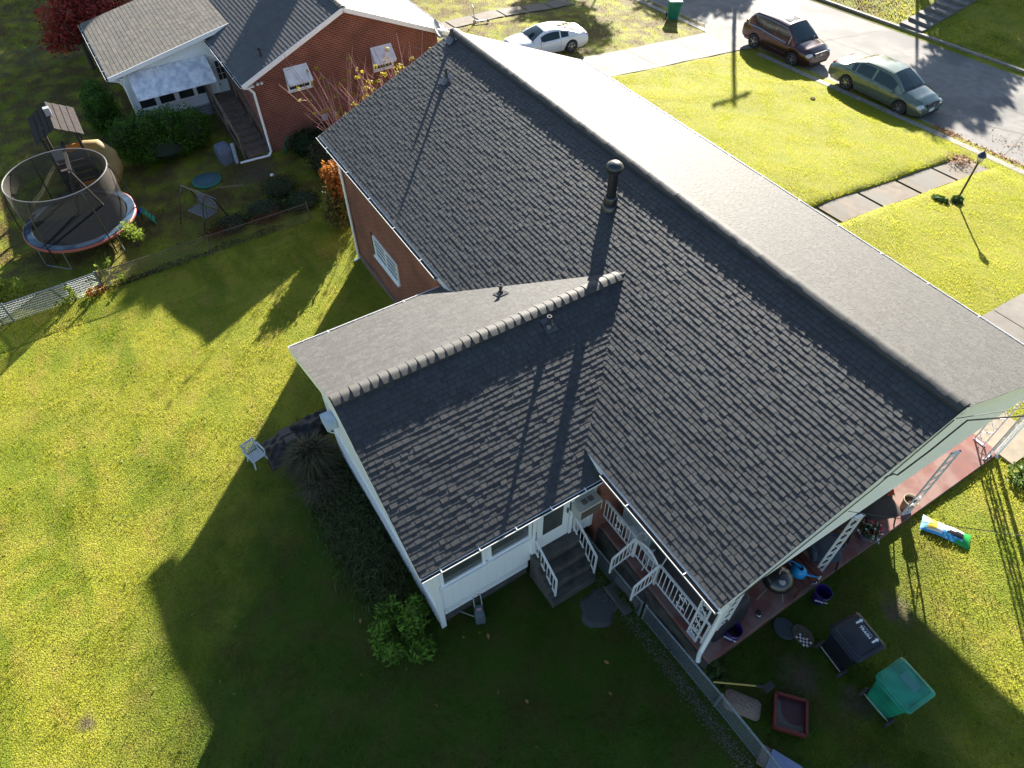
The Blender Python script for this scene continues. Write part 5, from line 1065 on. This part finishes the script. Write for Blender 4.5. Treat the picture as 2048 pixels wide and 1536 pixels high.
litter('fallen_leaves', 'few fallen leaves scattered on the shaded rear lawn', 5, 15.5, -7.5, 2.5, 1.5, 26, .05, (.35, .18, .05), .08)
litter('lawn_weeds', 'small dark weed tufts dotted over the sunlit rear lawn', 7, 6.5, -13.0, 4.0, 2.2, 220, .035, (.12, .14, .03), .02)
litter('leaf_litter', 'dry grass clippings along the foot of the chain link fence', 6, 17.5, -4.78, 2.4, .09, 3500, .014, (.15, .135, .11), .02)
def scooter():
    z = terr(-14.3, 8.8); r = thing('kick_scooter', 'pale kick scooter lying at the start of the far front path', 'scooter', (-14.35, 8.8, z+.03), R(70))
    M().box(-.1, -.06, .08, .5, .06, .12).build('deck', mat('pale_teal', (.3, .4, .42), .5), r, bevel=.02); M().tube([(-.15, 0, .1), (-.22, 0, .85)], .018, 6).build('stem', STEEL, r); M().tube([(-.22, -.2, .85), (-.22, .2, .85)], .018, 6).build('handlebar', TRIM, r)
    for x in (-.17, .55): M().lathe([(.02, -.02), (.08, -.02), (.08, .02), (.02, .02)], (x, 0, .08), 16, 'y').build('wheel', mat('pink_wheel', (.3, .2, .2), .6), r)
scooter()
# ---------------------------------------------------------------- left back yard
def trampoline():
    cx, cy = -6.45, -12.05; z = terr(cx, cy); r = thing('trampoline', 'large round trampoline with tall net enclosure in the left yard', 'trampoline', (cx, cy, z)); R1 = 1.84; zb = .82
    ring = lambda rr, zz, n=48: [(rr*math.cos(2*PI*k/n), rr*math.sin(2*PI*k/n), zz) for k in range(n)]
    M().lathe([(0, zb), (R1-.26, zb)], n=48).build('jump_mat', mat('mat_black', (.006, .008, .012), .9, spec=.08), r)
    m = M(); m.lathe([(R1-.27, zb+.01), (R1-.25, zb+.035), (R1-.02, zb+.035), (R1, zb+.01)], n=48); m.build('spring_pad', mat('pad_blue', (.03, .075, .13), .7, (.012, .025, .05), 2.2, spec=.2), r, smooth=40)
    m = M(); m.lathe([(R1, zb+.02), (R1+.035, zb+.0), (R1+.03, zb-.07)], n=48); m.build('pad_edge', mat('pad_coral', (.4, .1, .07), .6), r, smooth=40)
    M().tube(ring(R1-.03, zb-.04), .03, 6, close=True).build('frame_ring', STEEL, r, smooth=50)
    for k in range(4):
        a = PI/4 + k*PI/2; pa = [(R1-.03)*math.cos(a-.28), (R1-.03)*math.sin(a-.28)]; pb = [(R1-.03)*math.cos(a+.28), (R1-.03)*math.sin(a+.28)]
        M().tube([(*pa, zb-.05), (pa[0]*1.02, pa[1]*1.02, .08), (pa[0]*1.02, pa[1]*1.02, .03), (pb[0]*1.02, pb[1]*1.02, .03), (pb[0]*1.02, pb[1]*1.02, .08), (*pb, zb-.05)], .02, 6).build('leg', STEEL, r, smooth=50)
    zt_ = 2.6; R2 = 1.62
    for k in range(6):
        a = .35 + k*PI/3; M().tube([((R1+.04)*math.cos(a), (R1+.04)*math.sin(a), .25), ((R1+.06)*math.cos(a), (R1+.06)*math.sin(a), zb+.3), ((R1+.0)*math.cos(a), (R1+.0)*math.sin(a), 1.9), (R2*math.cos(a), R2*math.sin(a), zt_)], .024, 6).build('net_pole', BLACKM, r, smooth=50)
    M().tube(ring(R2, zt_), .02, 6, close=True).build('net_hoop', mat('hoop_grey', (.12, .12, .13), .5), r, smooth=50)
    m = M(); m.lathe([(R1-.3, zb+.02), (R1-.22, 1.4), (R1-.2, 1.9)], n=48); m.build('safety_net', mat('net_dark', (.015, .015, .017), .8, alpha=.4), r, smooth=60)
    m = M(); m.lathe([(R1-.2, 1.9), (R2+.02, 2.4), (R2, zt_)], n=48); m.build('net_band', mat('net_tan', (.06, .05, .042), .8, alpha=.66), r, smooth=60)
trampoline()
def playset():
    z = terr(-10, -11.6); r = thing('wooden_playset', 'brown wooden play tower with yellow tube slide behind the trampoline', 'playset', (-10.1, -11.55, z)); PW = mat('play_wood', (.055, .04, .032), .8, (.035, .028, .024), 6, 1, .3)
    for x in (-1.0, .9):
        for y in (-.55, .55): M().bar((x, y, 0), (x, y, 2.55), .1).build('post', PW, r)
    m = M()
    for k in range(6): m.box(-1.05 + .34*k, -.6, 1.25, -1.05 + .34*k + .32, .6, 1.29)
    m.build('deck', PW, r)
    m = M()
    for s in (-1, 1):
        for k in range(4): a = k/4; m.bar((-1.2, s*(.75 - a*.62), 2.6 + a*.38), (1.1, s*(.75 - a*.62), 2.6 + a*.38), .03, .2, up=(0, s*.5, 1)) if False else m.mesh([(-1.2, s*(.8-.2*k), 2.5+.11*k), (1.1, s*(.8-.2*k), 2.5+.11*k), (1.1, s*(.6-.2*k), 2.64+.11*k), (-1.2, s*(.6-.2*k), 2.64+.11*k), (-1.2, s*(.8-.2*k), 2.48+.11*k), (1.1, s*(.8-.2*k), 2.48+.11*k)], [(0, 1, 2, 3), (4, 5, 1, 0)])
    m.build('roof', mat('grey_planks', (.045, .038, .036), .9, (.028, .024, .024), 6, spec=.1), r)
    m = M(); m.box(-.1, -.1, 2.98, .1, .1, 3.25); m.build('roof_chimney', mat('pale_block', (.3, .3, .32), .6), r)
    M().box(.95, .0, 1.95, .99, .5, 2.2).build('orange_panel', mat('orange_panel', (.5, .17, .02), .5), r); M().box(.95, -.5, 1.75, .98, -.1, 2.1).build('white_panel', mat('white_panel', (.42, .44, .46), .5), r); M().box(.95, -.15, .6, 1.02, .55, .7).build('orange_panel', mat('orange_panel', (.5, .17, .02), .5), r)
    m = M()
    for k in range(5): m.box(.93, -.55, .3 + .27*k, .96, .55, .3 + .27*k + .2)
    m.build('boards', PW, r)
    pts = [(.2, .55, 1.55), (.3, .95, 1.5), (.55, 1.2, 1.25), (.95, 1.2, .95), (1.25, .95, .62), (1.3, .6, .35)]
    M().tube(pts, [.3, .33, .34, .34, .33, .3], 16).build('tube_slide', mat('yellow_plastic', (.3, .2, .05), .6, (.24, .16, .05), 4), r, smooth=60)
    m = M(); sp = [(.2, -.55, 1.2), (.3, -.95, .9), (.4, -1.5, .35), (.6, -2.0, .1)]
    m.loft([[Vector(p) + Vector((-.2, 0, .12)), Vector(p) + Vector((-.18, 0, 0)), Vector(p) + Vector((.18, 0, 0)), Vector(p) + Vector((.2, 0, .12)), Vector(p) + Vector((.17, 0, .03)), Vector(p) + Vector((-.17, 0, .03))] for p in sp]); m.build('slide', mat('pale_yellow', (.42, .33, .12), .5), r, smooth=40)
    m = M(); m.bar((.95, 0, 2.3), (3.1, -.1, 2.25), .1, .12); m.build('swing_beam', PW, r)
    for y in (-.7, .6): M().bar((3.1, -.1, 2.3), (3.25, y, 0), .08).build('post', PW, r)
    m = M()
    for x in (1.9, 2.3): m.tube([(x, -.05, 2.25), (x, -.05, .55)], .01, 4)
    m.build('swing_rope', mat('rope', (.2, .18, .14), .8), r); M().box(1.85, -.15, .5, 2.35, .08, .55).build('swing_seat', mat('pink_seat', (.3, .02, .07), .5), r, bevel=.02)
playset()
def swingbench():
    x, y = -4.95, -8.25; z = terr(x, y); r = thing('garden_swing', 'black framed garden swing seat with striped cushions', 'swing seat', (x, y, z), R(-62))
    for s in (-1, 1):
        M().tube([(-.6, s*.62, 0), (-.25, s*.6, 1.0), (0, s*.58, 1.28), (.25, s*.6, 1.0), (.6, s*.62, 0)], .024, 6).build('side_frame', BLACKM, r, smooth=50)
    M().bar((0, -.62, 1.3), (0, .62, 1.3), .04).build('top_bar', mat('bar_brown', (.15, .11, .08), .6), r)
    m = M()
    for k in range(6): m.box(-.28 + .09*k, -.5, .4, -.28 + .09*k + .045, .5, .42)
    m.build('seat', mat('pale_slats', (.15, .155, .18), .6), r)
    m = M()
    for k in range(5): m.box(-.33 - .02*k, -.5, .48 + .09*k, -.31 - .02*k, .5, .48 + .09*k + .06)
    m.build('backrest', mat('pale_slats', (.15, .155, .18), .6), r)
    m = M()
    for s in (-1, 1): m.tube([(0, s*.55, 1.28), (.22, s*.52, .42)], .008, 4).tube([(0, s*.55, 1.28), (-.3, s*.52, .6)], .008, 4)
    m.build('hanger', BLACKM, r)
swingbench()
r = thing('sandpit', 'round green and blue plastic sandpit lid behind the swing seat', 'sandpit', (-7.6, -7.45, terr(-7.6, -7.45)))
M().lathe([(.0, .16), (.35, .15), (.5, .1)], n=28).build('lid', mat('teal_lid', (.02, .07, .09), .5), r, smooth=60); M().lathe([(.5, .1), (.56, .07), (.54, 0)], n=28).build('rim', mat('green_rim', (.01, .16, .1), .5), r, smooth=60)
r = thing('toddler_slide', 'small blue and green plastic slide beside the trampoline', 'slide', (-6.15, -10.2, terr(-6.1, -10.2)), R(-95))
M().loft([[Vector((x, s*.16, h + (.07 if abs(s) > .9 else 0))) for s in (-1, -.85, .85, 1)] for x, h in ((-.12, .55), (.1, .5), (.4, .2), (.65, .06), (.8, .05))], cap=False, close=False).build('chute', mat('slide_blue', (.01, .1, .4), .4), r, smooth=40)
m = M(); m.bar((-.12, -.16, .6), (-.42, -.2, 0), .04, .05); m.bar((-.12, .16, .6), (-.42, .2, 0), .04, .05)
for k in range(3): m.box(-.24 - .08*k, -.17, .42 - .14*k, -.16 - .08*k, .17, .45 - .14*k)
m.build('ladder', mat('slide_green', (.03, .25, .14), .5), r)
r = thing('covered_box', 'blue grey plastic storage box beside the wooden stair', 'storage box', (-8.55, -6.35, terr(-8.5, -6.4)), R(10))
M().loft([rrect(0, 0, .3, .26, .05, 0), rrect(0, 0, .32, .28, .05, .45), rrect(-.02, 0, .3, .27, .06, .62), rrect(-.06, 0, .2, .22, .06, .72)]).build('box_body', mat('box_blue_grey', (.12, .15, .21), .6, (.09, .11, .16), 5), r, smooth=45)
r = thing('drain_pipe', 'mottled white pipe propped upright at the foot of the stair', 'pipe', (-8.15, -6.05, terr(-8.1, -6))); M().tube([(0, 0, 0), (-.1, .05, .8)], .075, 12).build('pipe', mat('mottled_white', (.42, .48, .55), .5, (.2, .22, .28), 18), r, smooth=50)
r = thing('wooden_trellis', 'thin wooden stake frame standing among the weeds', 'trellis', (-5.5, -6.9, terr(-5.5, -6.9))); m = M(); m.bar((-.2, -.35, .62), (.1, .45, .62), .03); m.bar((0, .15, 0), (0, .15, .8), .02); m.bar((.05, .35, 0), (.05, .35, .8), .02); m.build('stakes', mat('stake_wood', (.16, .13, .09), .8), r)
r = thing('garden_tool_pile', 'green garden hose frame leaning by the brick neighbour wall', 'hose reel', (-7.7, -3.9, terr(-7.7, -3.9))); m = M()
for k in range(4): m.tube([(-.1 + .1*k, -.3, 0), (-.15 + .05*k, 0, .6), (-.1 + .1*k, .25, 0)], .014, 5)
m.build('frame', mat('hose_green', (.01, .12, .06), .5), r)
tag(M().lathe([(.03, 0), (.07, .01), (.08, .06), (.05, .08), (0, .08)], (-6.3, -5.2, terr(-6.3, -5.2)+.04), 16).build('small_bowl', TRIM, smooth=50), 'small white bowl on the dirt near the stair', 'bowl')
tag(M().box(-5.35, -4.95, terr(-5.3, -4.9)+.12, -5.22, -4.86, terr(-5.3, -4.9)+.3).build('white_jug', TRIM, bevel=.02), 'small white jug among the dark weeds', 'jug')
# utility pole across the street: outside the frame, its shadow falls on the front lawn
r = thing('utility_pole', 'wooden utility pole with crossarm across the street, casting the long lawn shadow', 'pole', (-14.9, 28.15, terr(-14.9, 28.1)))
M().tube([(0, 0, -.5), (0, 0, 8.9)], [.12, .1], 10).build('pole', WOOD, r, smooth=50); M().bar((.5, -1.75, 8.5), (-.2, 1.15, 8.5), .13).build('crossarm', WOOD, r)
for y in (-1.6, -.9, .9): M().lathe([(.05, 0), (.07, .1), (.03, .2)], (-.24*y, y, 8.56), 10).build('insulator', STEEL, r)
# ---------------------------------------------------------------- plants
def leafmat(n, c, tone=.45, trans=.35): return mat(n, c, .6, tuple(x*.7 for x in c), 6, 1, tone=tone, trans=trans, spec=.3)
HEDGE = leafmat('hedge_leaf', (.075, .17, .012)); DKG = leafmat('dark_leaf', (.022, .05, .012)); SHR = leafmat('shrub_leaf', (.13, .25, .025), .7); WEED = leafmat('weed_leaf', (.05, .075, .015)); YEL = leafmat('yellow_leaf', (.42, .36, .03), .3, .5); ORG = leafmat('orange_leaf', (.42, .17, .03), .4, .5); LIM = leafmat('lime_leaf', (.28, .36, .04), .35, .5); REDL = leafmat('maple_red', (.34, .045, .03), .6, .4); OLV = leafmat('olive_leaf', (.14, .13, .03), .5, .4)
BARK = mat('bark', (.09, .065, .05), .9, (.05, .04, .03), 10); CANE = mat('pink_cane', (.42, .22, .2), .7); DRY = leafmat('dry_grass', (.11, .1, .055), .7, .3)
def shrub(name, label, cat, x, y, blobs, n, size, mt, seed, tw=6, h=None, shell=.6, flat=.5, dense=True, asp=.55):
    z = terr(x, y); r = thing(name, label, cat, (x, y, z)); B = [(x+a, y+b, z+c, d, e, f) for a, b, c, d, e, f in blobs]
    foliage('foliage', seed, B, n, size, mt, r, shell, flat, asp); h = h or max(b[2] for b in blobs)
    if dense:
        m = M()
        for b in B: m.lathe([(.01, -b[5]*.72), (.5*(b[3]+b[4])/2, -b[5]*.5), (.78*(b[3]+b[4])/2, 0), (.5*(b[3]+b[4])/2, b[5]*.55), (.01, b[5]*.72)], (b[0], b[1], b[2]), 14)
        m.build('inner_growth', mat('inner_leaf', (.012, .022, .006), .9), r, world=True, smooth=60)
    twigs('stems', seed, (x, y, z), h, max(.15, min(b[3] for b in blobs)*.5), tw, .015, BARK, r); return r
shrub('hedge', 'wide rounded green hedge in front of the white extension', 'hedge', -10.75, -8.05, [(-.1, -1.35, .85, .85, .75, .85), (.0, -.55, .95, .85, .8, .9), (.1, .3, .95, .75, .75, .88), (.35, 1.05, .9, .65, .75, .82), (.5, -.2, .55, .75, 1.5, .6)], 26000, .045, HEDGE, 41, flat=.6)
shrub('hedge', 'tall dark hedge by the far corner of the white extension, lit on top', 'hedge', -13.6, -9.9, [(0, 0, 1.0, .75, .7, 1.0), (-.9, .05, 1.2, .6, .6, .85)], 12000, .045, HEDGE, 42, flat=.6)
shrub('leafy_shrub', 'bright green leafy shrub at the rear corner of the wing', 'shrub', 13.3, -8.75, [(0, .1, .5, .36, .3, .4), (-.5, -.2, .45, .3, .3, .28), (.5, 0, .35, .28, .32, .25), (.05, -.6, .3, .3, .28, .22), (-.35, .35, .3, .3, .25, .25), (.35, -.5, .5, .22, .22, .2), (-.25, -.5, .55, .2, .22, .18)], 2600, .065, SHR, 43, shell=.1, flat=.4, dense=False, asp=.32)
# grass clump and rough bed beside the wing
def tuft(name, label, cat, x, y, n, h, spread, mt, seed, rx=.1, ry=.1, wd=.012, kind=None, bow=.6):
    rng = np.random.default_rng(seed); z = terr(x, y); r = thing(name, label, cat, (x, y, z)); bx = x + rng.normal(size=n)*rx; by = y + rng.normal(size=n)*ry; bz = np.array([terr(a, b) for a, b in zip(bx, by)])
    a = rng.uniform(0, 2*PI, n); s = spread*rng.random(n)**.6; hh = h*(.55+.6*rng.random(n)); c, sn = np.cos(a), np.sin(a); b0 = np.stack([bx, by, bz], 1); w_ = np.stack([-sn*wd, c*wd, 0*a], 1)
    mid = b0 + np.stack([c*s*.4, sn*s*.4, hh*.75], 1); tip = b0 + np.stack([c*s, sn*s, hh*bow], 1)
    V = np.stack([b0-w_, b0+w_, mid+w_*.8, mid-w_*.8, mid-w_*.8, mid+w_*.8, tip+w_*.15, tip-w_*.15], 1).reshape(-1, 3)
    npmesh('blades', V, 4, rng.random(2*n), mt, r, wloc(r)); return r
tuft('ornamental_grass', 'big clump of arching ornamental grass against the wing', 'ornamental grass', 7.9, -8.9, 2600, .95, .85, DRY, 51, .1, .1, .008)
rr = tuft('rough_grass', 'strip of long tangled grass and weeds along the wing wall', 'weeds', 10.3, -8.75, 9000, .42, .3, leafmat('rough_blade', (.075, .1, .035), .7, .3), 52, 1.1, .28, .008); tuft('ornamental_grass', 'smaller brown grass clump behind the arching one', 'ornamental grass', 8.7, -9.0, 1300, .6, .6, DRY, 53, .2, .12, .008)
# fence side growth between the yards
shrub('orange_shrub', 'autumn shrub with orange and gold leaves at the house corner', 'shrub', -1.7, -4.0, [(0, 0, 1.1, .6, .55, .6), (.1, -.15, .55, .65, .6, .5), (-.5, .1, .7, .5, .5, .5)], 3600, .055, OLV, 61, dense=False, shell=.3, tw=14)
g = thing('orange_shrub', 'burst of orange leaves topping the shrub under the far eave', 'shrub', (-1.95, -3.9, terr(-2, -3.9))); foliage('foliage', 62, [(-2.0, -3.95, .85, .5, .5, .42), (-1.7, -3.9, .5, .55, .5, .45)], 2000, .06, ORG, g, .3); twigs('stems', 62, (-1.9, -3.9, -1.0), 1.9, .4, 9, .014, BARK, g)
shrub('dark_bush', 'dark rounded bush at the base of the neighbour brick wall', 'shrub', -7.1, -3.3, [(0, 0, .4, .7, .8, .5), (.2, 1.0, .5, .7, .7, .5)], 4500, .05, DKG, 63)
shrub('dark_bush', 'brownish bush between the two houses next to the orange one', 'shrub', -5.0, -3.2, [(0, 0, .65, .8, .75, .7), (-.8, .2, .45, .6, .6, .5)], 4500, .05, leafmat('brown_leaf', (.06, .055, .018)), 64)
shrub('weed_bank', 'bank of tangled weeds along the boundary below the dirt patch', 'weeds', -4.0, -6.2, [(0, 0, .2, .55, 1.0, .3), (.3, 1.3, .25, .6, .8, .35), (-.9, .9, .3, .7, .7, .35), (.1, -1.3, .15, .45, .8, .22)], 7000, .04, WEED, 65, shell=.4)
shrub('weed_bank', 'red tinged creeper spreading over the boundary weeds', 'weeds', -3.7, -7.9, [(0, 0, .2, .35, .9, .22), (.2, 1.6, .25, .3, .7, .25)], 1500, .035, leafmat('creeper_red', (.16, .05, .02)), 66, dense=False, shell=.2)
shrub('weed_bank', 'low dark edging growth along the overgrown fence line', 'weeds', -3.0, -9.8, [(0, -1.6, .02, .15, .9, .1), (0, 0, .03, .16, 1.1, .12), (.05, 1.8, .04, .2, 1.0, .15), (.1, 3.2, .06, .25, .8, .2)], 2200, .035, leafmat('brown_leaf', (.06, .055, .018)), 67, dense=False)
def sapling(label, x, y, h, tips, mt, seed, n=14, sz=.09, lean=(0, 0)):
    z = terr(x, y); r = thing('sapling', label, 'sapling', (x, y, z)); o, T = twigs('stems', seed, (x, y, z), h, .35*h, tips, .012, CANE if 'pink' in label else BARK, r, lean=lean); rnd = random.Random(seed)
    T = [t for t in T if rnd.random() < .8]; B = [(t.x, t.y, t.z, .06, .06, .05) for t in T]; foliage('leaves', seed, B, n*len(B), sz*.6, mt, r, .1, .5); return r
sapling('thin sapling with few yellow leaves at the end of the pale fence', -3.15, -12.0, 1.3, 3, LIM, 71, 5, .1, (-.2, .1)); sapling('short lime green seedling just right of the pale fence', -2.95, -11.55, .4, 3, LIM, 72, 8, .09)
shrub('young_tree', 'small bushy lime leaved tree in front of the trampoline', 'sapling', -4.9, -10.75, [(0, 0, .75, .35, .35, .3), (.15, .2, .5, .3, .3, .25)], 420, .05, LIM, 73, dense=False, shell=.2)
shrub('young_tree', 'yellow green bush behind the pale fence at the left edge', 'sapling', -4.6, -15.3, [(0, 0, .45, .5, .5, .45), (.3, .5, .4, .4, .4, .3)], 900, .06, LIM, 74, dense=False, shell=.2)
shrub('fence_vine', 'green vine climbing the pale chain link fence', 'vine', -2.95, -13.1, [(0, 0, .35, .08, .12, .35), (0, -.3, .12, .1, .3, .12)], 160, .05, LIM, 75, dense=False, tw=3); shrub('fence_vine', 'rust red bramble at the foot of the fence post', 'vine', -2.9, -12.45, [(0, 0, .15, .12, .35, .14)], 220, .04, ORG, 76, dense=False, tw=4)
# bare caned shrub with yellow tips between the houses
r = thing('bare_shrub', 'tall bare shrub of pinkish canes tipped with yellow leaves between the houses', 'shrub', (-4.6, -1.4, terr(-4.6, -1.4))); TT = []
for k, (bx_, by_) in enumerate(((-4.7, -2.3), (-4.6, -1.0), (-4.4, .4))):
    o, T = twigs('canes', 80+k, (bx_, by_, -.9), 4.0, 2.3, 30, .019, CANE, r, lean=(-.25, .03)); TT += T
rnd = random.Random(4); TT = [t for t in TT if rnd.random() < .22]
foliage('leaves', 81, [(t.x, t.y, t.z, .1, .1, .09) for t in TT], 11*len(TT), .05, YEL, r, .1)
# red maple at the top left corner
def tree(label, x, y, h, blobs, n, size, mt, seed, tr=.12, name='tree', bk=BARK):
    z = terr(x, y); r = thing(name, label, 'tree', (x, y, z)); B = [(x+a, y+b, z+c, d, e, f) for a, b, c, d, e, f in blobs]; foliage('crown', seed, B, n, size, mt, r, .25, .4)
    m = M(); m.tube([(0, 0, -.2), (.05, .03, h*.3), (0, .1, h*.6)], [tr, tr*.8, tr*.5], 8)
    for a, b, c, d, e, f in blobs: m.tube([(0.03, .05, h*.3), (a*.5, b*.5, (h*.3+c)/2 + .2), (a, b, c)], [tr*.5, tr*.3, tr*.1], 6)
    m.build('trunk', bk, r, smooth=50); return r
tree('red leaved maple tree at the top left behind the tan roof', -21.0, -9.4, 4, [(0, 0, 2.5, 1.3, 1.4, .8), (.9, -.8, 1.9, 1.0, .9, .6), (-1.2, .8, 3.0, 1.5, 1.4, .9), (.8, 1.6, 2.6, 1.2, 1.2, .7)], 6500, .085, REDL, 91, name='maple_tree')
# trees outside the frame whose shade falls into it
TG = leafmat('tree_green', (.05, .09, .015))
def shade_tree(label, tx, ty, tz, dist, rx, rz, n, seed, size=.16, extra=()):
    """crown centre lies 'dist' metres up-sun of the shaded spot"""
    k = dist; cx, cy, cz = tx - .657*k, ty + .657*k, tz + .37*k; z = terr(cx, cy); h = cz - z
    B = [(0, 0, h, rx, rx, rz)] + [(a, b, h + c, d, d, e) for a, b, c, d, e in extra]
    return tree(label, cx, cy, h, B, n, size, TG, seed, .22)
shade_tree('large oak beyond the street, beside the bank steps, shading the road', 2.4, 24.6, -1.1, 17, 1.9, 1.3, 7000, 101, .17, ((-1.6, -1.0, .9, 1.5, 1.1), (1.3, .9, -.7, 1.4, 1.0), (-1.2, 2.2, .2, 1.6, 1.2)))
shade_tree('second tree beyond the street further left, dappling the driveway', -14.0, 22.5, -1.8, 20, 2.4, 1.4, 5000, 102, .17, ((1.2, 2.6, 0, 1.8, 1.2),))
shade_tree('tree beyond the neighbour garden dappling the patchy lawn', -11.5, 13.5, -1.4, 22, 1.8, 1.2, 2600, 103, .15)
shade_tree('third street tree dappling the neighbour lawn by its path', -15.5, 14.5, -1.5, 20, 2.3, 1.2, 3600, 108, .15)
shade_tree('unseen narrow tree added up-sun to shade the neighbour house rear roof', -10.9, -2.2, 2.5, 17, 1.2, .55, 3500, 104, .14)  # added crown out of view, shaped to shade this roof slope
shade_tree('dark tree left of the neighbour yard shading its far corner', -24.5, -8.0, -1.6, 16, 4.2, 2.2, 26000, 105, .2, ((3, -3, 0, 3.5, 2),(-3,3,0,4,2),(-6,6,0,4,2.5)))
shade_tree('broad dark tree at the far left edge of the neighbour yard', -32, -9.5, -1.6, 15, 5.0, 2.4, 24000, 109, .22, ((4, 4, 0, 4, 2),(-5, -4, 0, 4.5, 2)))
shade_tree('dark tree left of the frame shading the lawn behind the play tower', -17.0, -12.6, -1.6, 24, 2.6, 1.8, 8000, 106, .2, ((-2.2, -2.4, .4, 2.4, 1.6),))
shade_tree('bank tree shading the grass beside the steps', -1.0, 31.5, -.6, 14, 2.4, 1.4, 6000, 107, .18, ((2.4, 1.6, 0, 1.6, 1.1),))
# low plants by the porch and fence
shrub('porch_plant', 'green leafy plant with reddish leaves at the foot of the corner post', 'plant', 17.15, -4.15, [(0, 0, .12, .25, .2, .14), (.25, .02, .1, .2, .18, .12)], 330, .055, leafmat('plant_green', (.07, .11, .02)), 111, dense=False, flat=1.2)
shrub('porch_plant', 'dark leafy plants in the bed between slab and fence', 'plant', 16.5, -4.42, [(0, 0, .08, .35, .1, .12), (-.5, -.02, .06, .2, .08, .1)], 260, .06, DKG, 112, dense=False, flat=1.2)
shrub('porch_plant', 'yellow green weed against the gate section of the fence', 'plant', 15.15, -4.62, [(0, 0, .1, .3, .09, .14)], 200, .05, leafmat('plant_yellow', (.09, .12, .02)), 113, dense=False, flat=1)
shrub('flower_bed', 'patch of leafy plants by the front corner post of the porch', 'plant', 17.95, 4.85, [(0, 0, .1, .45, .5, .16)], 700, .05, leafmat('bed_green', (.12, .2, .03)), 114, dense=False, flat=1)
shrub('foundation_bush', 'green shrub by the neighbour house behind the satellite dish', 'shrub', -6.6, 3.3, [(0, 0, .4, .5, .6, .4)], 1400, .05, leafmat('bed_green', (.12, .2, .03)), 115)
# grass blades
def blades(seed, n, xr, yr, excl, h=.05, wd=.012, name='grass', label=None):
    rng = np.random.default_rng(seed); x = rng.uniform(*xr, n); y = rng.uniform(*yr, n)
    k = np.ones(n, bool)
    for (a, b, c, d) in excl: k &= ~((x > a) & (x < b) & (y > c) & (y < d))
    d = np.sin(x*2.1+y*.7)*np.sin(y*1.9-x*.4)+np.sin(x*5.3)*np.sin(y*4.7)*.6; k &= rng.random(n) < .75 + .25*d
    x = x[k]; y = y[k]; z = np.array([terr(a, b) for a, b in zip(x, y)]) + .03*np.sin(x*1.7+y)*np.sin(y*1.3)*(y < 17); n = len(x)
    a = rng.uniform(0, 2*PI, n); hh = h*(.5 + rng.random(n))*(1 + .35*np.sin(x*3.1)*np.sin(y*2.7)); ln = rng.normal(size=(n, 2))*h*.45; w2 = wd*(.6+.8*rng.random(n))/2
    b = np.stack([x, y, z-.004], 1); s = np.stack([np.cos(a)*w2, np.sin(a)*w2, 0*a], 1); t = b + np.stack([ln[:, 0], ln[:, 1], hh], 1)
    V = np.stack([b-s, b+s, t], 1).reshape(-1, 3)
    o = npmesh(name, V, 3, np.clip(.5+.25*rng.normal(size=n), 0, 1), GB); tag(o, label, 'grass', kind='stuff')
HX = [(.4, 13.95, -4.5, 4.45), (7.9, 13.6, -8.2, -4.3), (13.5, 17.2, -4.35, 6.1), (13.5, 14.5, -6, -4.8), (13.6, 15.1, -5.6, -5.0), (13.5, 17.1, -4.9, -4.2)]
blades(1, 520000, (-3, 23), (-19, -2), HX + [(14.3, 15.35, -5.7, -5.1)], .045, .012, label='mown lawn grass behind and beside the brick house')
blades(2, 330000, (-5.1, 22), (4.6, 19.4), [(7.45, 8.65, 5, 18.6), (13.9, 15.35, 4, 19.4), (13.9, 17.5, 4, 6.1)], .045, .015, label='bright lawn grass between the brick house and the street')
blades(3, 130000, (-25, -3), (-19, -2), [(-13, -8, -8.6, 4)], .06, .026, label='thin lawn grass round the trampoline in the left yard')
blades(5, 45000, (17.1, 23), (-4, 8), [], .055, .014, label='longer lawn grass right of the porch')
blades(4, 50000, (-25, 5), (5, 19.4), [(-8.2, -5.1, 3, 20), (-16, -14.1, 4, 15.6), (-5.1, 5, 4, 20)], .06, .03, label='patchy lawn grass round the parked white car')
blades(6, 30000, (-15, 12), (27.95, 36), [(-2.8, -1.3, 27, 34)], .09, .045, label='grass on the bank across the street')
blades(7, 60000, (-45, -25), (-20, 6), [], .1, .05, label='shaded grass far left beyond the wire fence')
